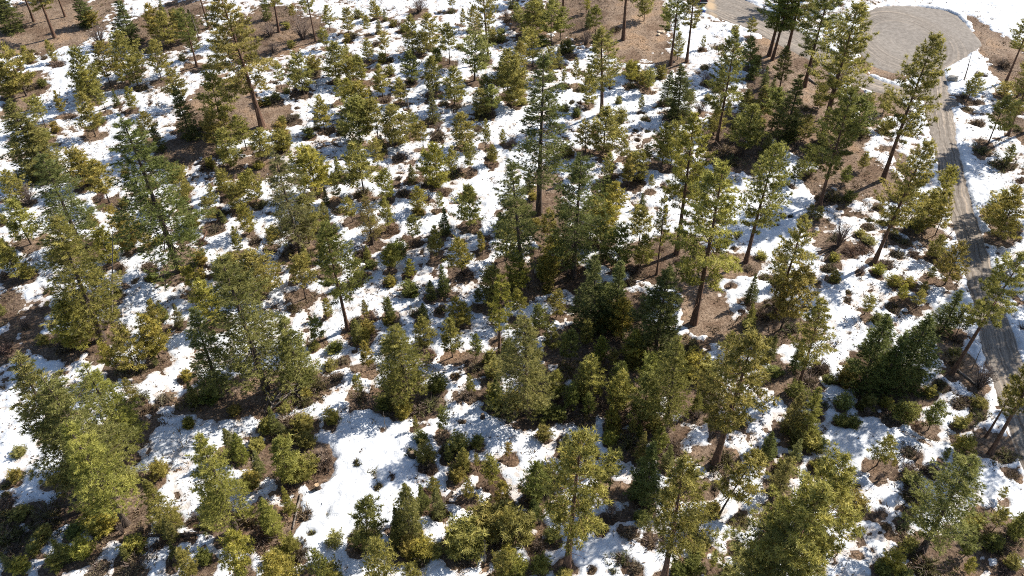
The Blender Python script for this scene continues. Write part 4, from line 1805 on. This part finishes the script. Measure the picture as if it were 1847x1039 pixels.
def log(name, a, b, rad, mat, label, cat="log", stubs=4, seed=0, group=None):
    r = np.random.default_rng(1200 + seed)
    A = unproject(*a); B = unproject(*b)
    A[2] = zat(A) + rad * 0.7; B[2] = zat(B) + rad * 0.6
    c = (A + B) / 2; n = 7
    t = np.linspace(0, 1, n)[:, None]
    pts = (A - c) * (1 - t) + (B - c) * t
    L = np.linalg.norm(B - A)
    pts[1:-1] += r.normal(0, 0.012 * L, (n - 2, 3)) * [1, 1, 0.3]
    P = Parts()
    tube(P, pts, rad * (1.1 - 0.55 * t[:, 0]), 8)
    for i in range(stubs):
        s = r.uniform(0.15, 0.95); p = pts[0] * (1 - s) + pts[-1] * s
        e = p + norm(r.normal(0, 1, 3) * [1, 1, 0.2] + [0, 0, 0.6]) * r.uniform(0.25, 0.9)
        tube(P, [p, e], [rad * 0.3, rad * 0.1], 4, cap=False)
    o = link(name, P.mesh(name, M[mat], True), loc=c)
    tag(o, label, cat, group)
    return o

log("fallen_log", (543, 892), (528, 954), 0.16, "bark_grey", "pale straight log beside the snow edge below the bushy clump", seed=1)
log("fallen_log", (816, 889), (776, 931), 0.20, "bark_dark", "dark short log lying diagonally on the snow clearing", seed=2)
log("fallen_log", (230, 969), (372, 962), 0.24, "bark_dark", "long dark log lying level across the lower left snow", seed=3)
log("fallen_log", (373, 986), (357, 995), 0.16, "bark_dark", "short dark log just below the long level log", stubs=1, seed=4)
log("fallen_log", (373, 418), (362, 446), 0.16, "bark_pine", "short reddish log by dry shrubs near the pale fir trunk", stubs=1, seed=5)
log("fallen_log", (1458, 142), (1473, 153), 0.22, "bark_grey", "short grey log on the tan slope beside the pine grove", stubs=1, seed=6)
log("fallen_log", (577, 223), (618, 216), 0.12, "bark_grey", "thin pale pole lying level on snow in the upper left", stubs=3, seed=7)
log("fallen_log", (1727, 668), (1760, 694), 0.16, "bark_grey", "grey log at the foot of the big pine beside the road", stubs=5, seed=8)
log("fallen_branch", (456, 830), (449, 793), 0.08, "bark_dark", "dark curved branch on a narrow snow strip at lower left", "branch", 3, 9)
log("fallen_branch", (999, 331), (1012, 337), 0.15, "bark_grey", "short pale branch under the tall pointed dark fir", "branch", 1, 10)
log("fallen_branch", (466, 979), (489, 969), 0.07, "bark_dark", "dark stick on brown ground right of the yellow-green fir", "branch", 2, 11)
log("fallen_branch", (1385, 640), (1402, 652), 0.06, "bark_dark", "thin dark branch on snow left of the rounded slanting pine", "branch", 3, 12)

# the brush pile: poles and branches thrown together
bp = unproject(515, 712); bp[2] = zat(bp)
pile = bpy.data.objects.new("brush_pile", None); COL.objects.link(pile); pile.location = bp.tolist()
tag(pile, "heap of cut grey poles and branches on brown ground", "brush pile")
r = np.random.default_rng(77)
for i in range(22):
    L = r.uniform(1.8, 4.8); az = r.uniform(-0.9, 0.9) + (math.pi / 2 if i % 3 else 0.2) + 0.5
    c = np.array([r.normal(0, 0.8), r.normal(0, 0.7), 0.18 + 0.045 * i])
    d = np.array([math.cos(az), math.sin(az), r.uniform(-0.16, 0.16)])
    P = Parts(); a0 = c - d * L / 2; b0 = c + d * L / 2
    rr = r.uniform(0.05, 0.12)
    tube(P, [a0, (a0 + b0) / 2 + r.normal(0, 0.08, 3), b0], [rr, rr * 0.8, rr * 0.5], 6)
    link("branch", P.mesh("branch", M["bark_grey" if i % 4 else "bark_pine"], True), pile)

def stump(px, py, h, rad, label, seed):
    r = np.random.default_rng(seed)
    b = unproject(px, py); b[2] = zat(b) - 0.1
    root = bpy.data.objects.new("tree_stump", None); COL.objects.link(root); root.location = b.tolist()
    tag(root, label, "stump", "weathered stumps on the snow")
    P = Parts(); n = 10
    ang = np.arange(n) / n * 2 * math.pi
    zs = [0, 0.25 * h, 0.7 * h, h]; rs = [1.4, 1.05, 0.92, 0.86]
    wob = 1 + r.normal(0, 0.07, n)
    v = np.concatenate([np.column_stack([np.cos(ang) * rad * q * wob, np.sin(ang) * rad * q * wob, np.full(n, z) + (r.normal(0, 0.05 * h, n) if q < 0.9 else 0)]) for z, q in zip(zs, rs)])
    f = [(i * n + j, i * n + (j + 1) % n, (i + 1) * n + (j + 1) % n, (i + 1) * n + j) for i in range(3) for j in range(n)]
    P.add(v, f); link("stump_side", P.mesh("stump_side", M["bark_dark"]), root)
    P = Parts(); top = v[-n:].copy(); top[:, 2] -= 0.01
    c = np.vstack([top, top.mean(0) + [0, 0, -0.03]])
    P.add(c, [(n, j, (j + 1) % n, (j + 2) % n) for j in range(0, n, 2)]); link("cut_top", P.mesh("cut_top", M["cut"]), root)
stump(574, 882, 1.0, 0.32, "small grey stump standing on snow beside the bushy clump", 1)
stump(871, 756, 0.9, 0.26, "dark stump on snow, farther of two near the snow clearing fir", 2)
stump(929, 752, 1.1, 0.28, "dark stump on snow close to the snow clearing fir trunk", 3)
stump(744, 824, 1.0, 0.36, "dark rounded stump beside a small pine above the dark log", 4)
stump(1005, 722, 1.1, 0.16, "thin dark stump right of the snow clearing fir trunk", 5)

def rock(px, py, size, mat, label, seed):
    r = np.random.default_rng(seed)
    b = unproject(px, py); b[2] = zat(b)
    nu, nv = 12, 8
    P = Parts()
    vs = []
    for i in range(nv + 1):
        th = math.pi * i / nv
        for j in range(nu):
            ph = 2 * math.pi * j / nu
            d = np.array([math.sin(th) * math.cos(ph), math.sin(th) * math.sin(ph), math.cos(th)])
            w = 1 + 0.22 * math.sin(3 * d[0] + seed) + 0.18 * math.sin(4 * d[1] + 2 * seed) + 0.12 * math.sin(5 * d[2] + d[0] * 3) + (r.normal(0, 0.03) if 0 < i < nv else 0)
            vs.append(np.sign(d) * np.abs(d) ** 0.8 * w * np.array(size))
    f = [(i * nu + j, (i + 1) * nu + j, (i + 1) * nu + (j + 1) % nu, i * nu + (j + 1) % nu) for i in range(nv) for j in range(nu)]
    P.add(vs, f)
    o = link("boulder", P.mesh("boulder", M[mat]), loc=b + [0, 0, size[2] * 0.35], rot=(0, 0, r.uniform(0, 6)))
    tag(o, label, "rock", "rocks by the gravel")
rock(1714, 147, (0.95, 0.7, 0.55), "rock", "grey boulder at the snow edge beside the turnaround", 3)
rock(1192, 58, (0.75, 0.5, 0.30), "rock_tan", "flat tan rock on the edge of the bare slope", 5)
rock(1188, 63, (0.45, 0.4, 0.22), "rock_tan", "smaller tan rock just below the flat tan rock", 8)

# ------------------------------------------------------------------ the parked car and the drum at the top edge
def box_bm(P, x0, x1, y0, y1, z0, z1):
    v = [(x0, y0, z0), (x1, y0, z0), (x1, y1, z0), (x0, y1, z0), (x0, y0, z1), (x1, y0, z1), (x1, y1, z1), (x0, y1, z1)]
    P.add(v, [(0, 3, 2, 1), (4, 5, 6, 7), (0, 1, 5, 4), (1, 2, 6, 5), (2, 3, 7, 6), (3, 0, 4, 7)])

def disc_wheel(P, x0, x1, y, z, rad, n=16):
    a = np.arange(n) / n * 2 * math.pi
    v = np.concatenate([np.column_stack([np.full(n, xx), y + rr * np.cos(a), z + rr * np.sin(a)]) for xx, rr in ((x0, rad * 0.6), (x0, rad * 0.94), (x0 + 0.03, rad), (x1 - 0.03, rad), (x1, rad * 0.94), (x1, rad * 0.6))])
    f = [(i * n + j, i * n + (j + 1) % n, (i + 1) * n + (j + 1) % n, (i + 1) * n + j) for i in range(5) for j in range(n)]
    f += [(0, j, j + 1, j + 2) for j in range(1, n - 2, 2)] + [(5 * n, 5 * n + j, 5 * n + j + 1, 5 * n + j + 2) for j in range(1, n - 2, 2)]
    P.add(v, f)

cb_ = unproject(1268.5, 9); cb_[2] = zat(cb_)
car = bpy.data.objects.new("parked_car", None); COL.objects.link(car); car.location = cb_.tolist(); car.rotation_euler = (0, 0, math.radians(-5))
tag(car, "dark parked car at the top edge, only its rear in view", "car")
side = [(0.05, 0.42), (0.0, 0.75), (0.06, 1.02), (0.22, 1.62), (0.42, 1.74), (1.4, 1.80), (2.6, 1.74), (3.25, 1.18), (4.35, 1.02), (4.62, 0.82), (4.66, 0.42)]
P = Parts(); n = len(side)
wid = [0.88, 0.91, 0.92, 0.76, 0.70, 0.70, 0.70, 0.88, 0.86, 0.84, 0.84]
v = [(-w, y, z) for (y, z), w in zip(side, wid)] + [(w, y, z) for (y, z), w in zip(side, wid)]
f = [(i, i + 1, n + i + 1, n + i) for i in range(n - 1)] + [(n - 1, 0, n, 2 * n - 1)]
P.add(v, f)
for o_ in (0, n):
    q = [(0, 1, 2, 10), (2, 7, 9, 10), (2, 3, 6, 7), (3, 4, 5, 6), (7, 8, 9, 9)]
    P.add([v[o_ + i] for i in range(n)], [t for t in q if len(set(t)) == 4])
    P.add([v[o_ + 7], v[o_ + 8], v[o_ + 9], tuple((np.array(v[o_ + 7]) + np.array(v[o_ + 9])) / 2)], [(0, 1, 2, 3)])
link("body", P.mesh("body", M["paint"]), car)
P = Parts(); P.add([(-0.68, 0.095, 1.10), (0.68, 0.095, 1.10), (0.60, 0.20, 1.58), (-0.60, 0.20, 1.58)], [(0, 1, 2, 3)]); link("rear_window", P.mesh("rear_window", M["glass"]), car)
P = Parts(); P.add([(-0.66, 3.22, 1.24), (0.66, 3.22, 1.24), (0.60, 2.68, 1.71), (-0.60, 2.68, 1.71)], [(0, 1, 2, 3)]); link("windscreen", P.mesh("windscreen", M["glass"]), car)
for s in (-1, 1):
    P = Parts(); P.add([(s * 0.905, 0.35, 1.14), (s * 0.895, 3.0, 1.22), (s * 0.735, 2.5, 1.68), (s * 0.735, 0.5, 1.68)], [(0, 1, 2, 3)]); link("side_window", P.mesh("side_window", M["glass"]), car)
    P = Parts(); box_bm(P, s * 0.78 - 0.1, s * 0.78 + 0.1, -0.02, 0.06, 0.80, 1.04); link("tail_light", P.mesh("tail_light", M["red"]), car)
    for y in (0.85, 3.75):
        P = Parts(); disc_wheel(P, s * 0.82 - 0.11, s * 0.82 + 0.13 * s + 0.0 if s > 0 else s * 0.82 + 0.11, y, 0.35, 0.35)
        w_ = link("wheel", P.mesh("wheel", M["rubber"]), car)
        P = Parts(); disc_wheel(P, s * 0.955 - 0.01, s * 0.955 + 0.01, y, 0.35, 0.2); link("rim", P.mesh("rim", M["chrome"]), w_)
P = Parts(); box_bm(P, -0.88, 0.88, -0.10, 0.10, 0.45, 0.68); link("bumper", P.mesh("bumper", M["chrome"]), car)

db = unproject(1268, 22.5); db[2] = zat(db) - 0.02
drum = bpy.data.objects.new("blue_drum", None); COL.objects.link(drum); drum.location = db.tolist(); drum.rotation_euler = (0.12, 0.1, 0)
tag(drum, "blue drum with a pale cover at the gravel edge below the parked car", "drum")
def lathe(P, prof, n=16):
    a = np.arange(n) / n * 2 * math.pi
    v = np.concatenate([np.column_stack([r_ * np.cos(a), r_ * np.sin(a), np.full(n, z)]) for r_, z in prof])
    P.add(v, [(i * n + j, i * n + (j + 1) % n, (i + 1) * n + (j + 1) % n, (i + 1) * n + j) for i in range(len(prof) - 1) for j in range(n)])
P = Parts(); lathe(P, [(0.02, 0), (0.46, 0), (0.47, 0.06), (0.46, 0.4), (0.49, 0.42), (0.49, 0.46), (0.46, 0.48), (0.46, 0.9)]); link("body", P.mesh("body", M["blue"], True), drum)
P = Parts(); lathe(P, [(0.51, 0.82), (0.52, 0.92), (0.44, 0.98), (0.2, 1.04), (0.01, 1.06)]); link("cover", P.mesh("cover", M["pale"], True), drum)

# ------------------------------------------------------------------ litter nobody could count: twigs, cones and grass stalks
def litter():
    P = Parts(); r = np.random.default_rng(31)
    ok = VIEW & (gravel < -0.3)
    I, J = np.nonzero(ok & (depth < -0.01))
    k = r.choice(len(I), min(len(I), 70000), replace=False)
    def pts(I, J, k):
        x = gx[I[k]] + r.uniform(-.12, .12, len(k)); y = gy[J[k]] + r.uniform(-.12, .12, len(k))
        return x, y
    x, y = pts(I, J, k)
    c = np.column_stack([x, y, ZG[I[k], J[k]] + 0.01])
    d = norm(r.normal(0, 1, (len(k), 3)) * [1, 1, 0.35] + [0, 0, 0.35])
    L = r.uniform(0.12, 0.5, len(k)) ** 1.0
    blades(P, c, d, L, L * r.uniform(0.06, 0.2, len(k)), r.random(len(k)) ** 0.7, r)
    # crumbs on the snow, thicker towards the melted rims
    wgt = np.where(ok & (depth > 0.0), dirty * np.where(depth < 0.1, 2.5, 0.5), 0).ravel()
    kk = r.choice(wgt.size, 70000, replace=False, p=wgt / wgt.sum())
    I2, J2 = np.unravel_index(kk, GX.shape)
    x = gx[I2] + r.uniform(-.12, .12, len(kk)); y = gy[J2] + r.uniform(-.12, .12, len(kk))
    c = np.column_stack([x, y, z_snow[I2, J2] + 0.015])
    d = norm(r.normal(0, 1, (len(kk), 3)) * [1, 1, 0.1] + [0, 0, 0.15])
    L = 0.08 + 0.36 * r.random(len(kk)) ** 2
    blades(P, c, d, L, L * r.uniform(0.08, 0.4, len(kk)), r.random(len(kk)) * 0.6, r)
    o = link("forest_litter", P.mesh("forest_litter", M["dry"]))
    o.color = (1.1, 1.05, 1.0, 1)
    tag(o, "twigs, needles and dry stalks scattered on dirt and snow", "litter", kind="stuff")
litter()

def undergrowth():
    """low brush and grass tussocks on the bare ground between the trees"""
    P = Parts(); r = np.random.default_rng(57)
    ok = (VIEW & (gravel < -0.8) & (depth < 0.06)).ravel()
    wgt = np.where(ok, np.where(tan.ravel() > 0.7, 0.12, 1.0) * (0.25 + np.clip(0.5 + 1.5 * fbm(GX, GY, 5.0, 2), 0, 1).ravel()), 0)
    kk = r.choice(wgt.size, 8500, replace=False, p=wgt / wgt.sum())
    I2, J2 = np.unravel_index(kk, GX.shape)
    n = len(kk); m_ = 16
    sz = r.uniform(0.18, 0.62, n)
    c = np.column_stack([gx[I2], gy[J2], np.maximum(ZG, z_snow)[I2, J2] - 0.03])
    cc = np.repeat(c, m_, 0) + r.normal(0, 1, (n * m_, 3)) * [1, 1, 0] * np.repeat(sz, m_)[:, None] * 0.55
    d = norm(r.normal(0, 0.75, (n * m_, 3)) * [1, 1, 0.3] + [0, 0, 0.8])
    L = np.repeat(sz, m_) * r.uniform(0.5, 1.25, n * m_)
    blades(P, cc, d, L, L * r.uniform(0.05, 0.16, n * m_), np.clip(np.repeat(r.random(n), m_) + r.normal(0, 0.15, n * m_), 0, 1), r)
    o = link("undergrowth", P.mesh("undergrowth", M["dry"]))
    o.color = (1.0, 1.02, 0.95, 1)
    tag(o, "low dry brush and grass tussocks on the bare ground", "undergrowth", kind="stuff")
undergrowth()

def brush_tangle():
    """fine twiggy stems standing up through thin snow between the young trees"""
    P = Parts(); r = np.random.default_rng(88)
    ok = (VIEW & (gravel < -1.2) & (depth < 0.13)).ravel()
    wgt = np.where(ok, np.clip(0.35 + 1.8 * fbm(GX + 11, GY, 4.0, 3), 0, 1).ravel() * np.where(tan.ravel() > 0.75, 0.1, 1.0), 0)
    kk = r.choice(wgt.size, 5200, replace=False, p=wgt / wgt.sum())
    I2, J2 = np.unravel_index(kk, GX.shape)
    n = len(kk); m_ = 13
    sz = r.uniform(0.35, 1.0, n)
    c = np.column_stack([gx[I2], gy[J2], np.maximum(ZG, z_snow)[I2, J2] - 0.05])
    cc = np.repeat(c, m_, 0) + r.normal(0, 1, (n * m_, 3)) * [1, 1, 0] * np.repeat(sz, m_)[:, None] * 0.35
    d = norm(r.normal(0, 0.55, (n * m_, 3)) * [1, 1, 0.3] + [0, 0, 0.8])
    L = np.repeat(sz, m_) * r.uniform(0.5, 1.2, n * m_)
    blades(P, cc, d, L, L * r.uniform(0.03, 0.07, n * m_), np.clip(np.repeat(r.random(n), m_) + r.normal(0, 0.15, n * m_), 0, 1), r)
    o = link("brush_stems", P.mesh("brush_stems", M["dry"]))
    o.color = (0.95, 1.0, 0.82, 1)
    tag(o, "fine twiggy stems poking through thin snow", "brush", kind="stuff")
brush_tangle()
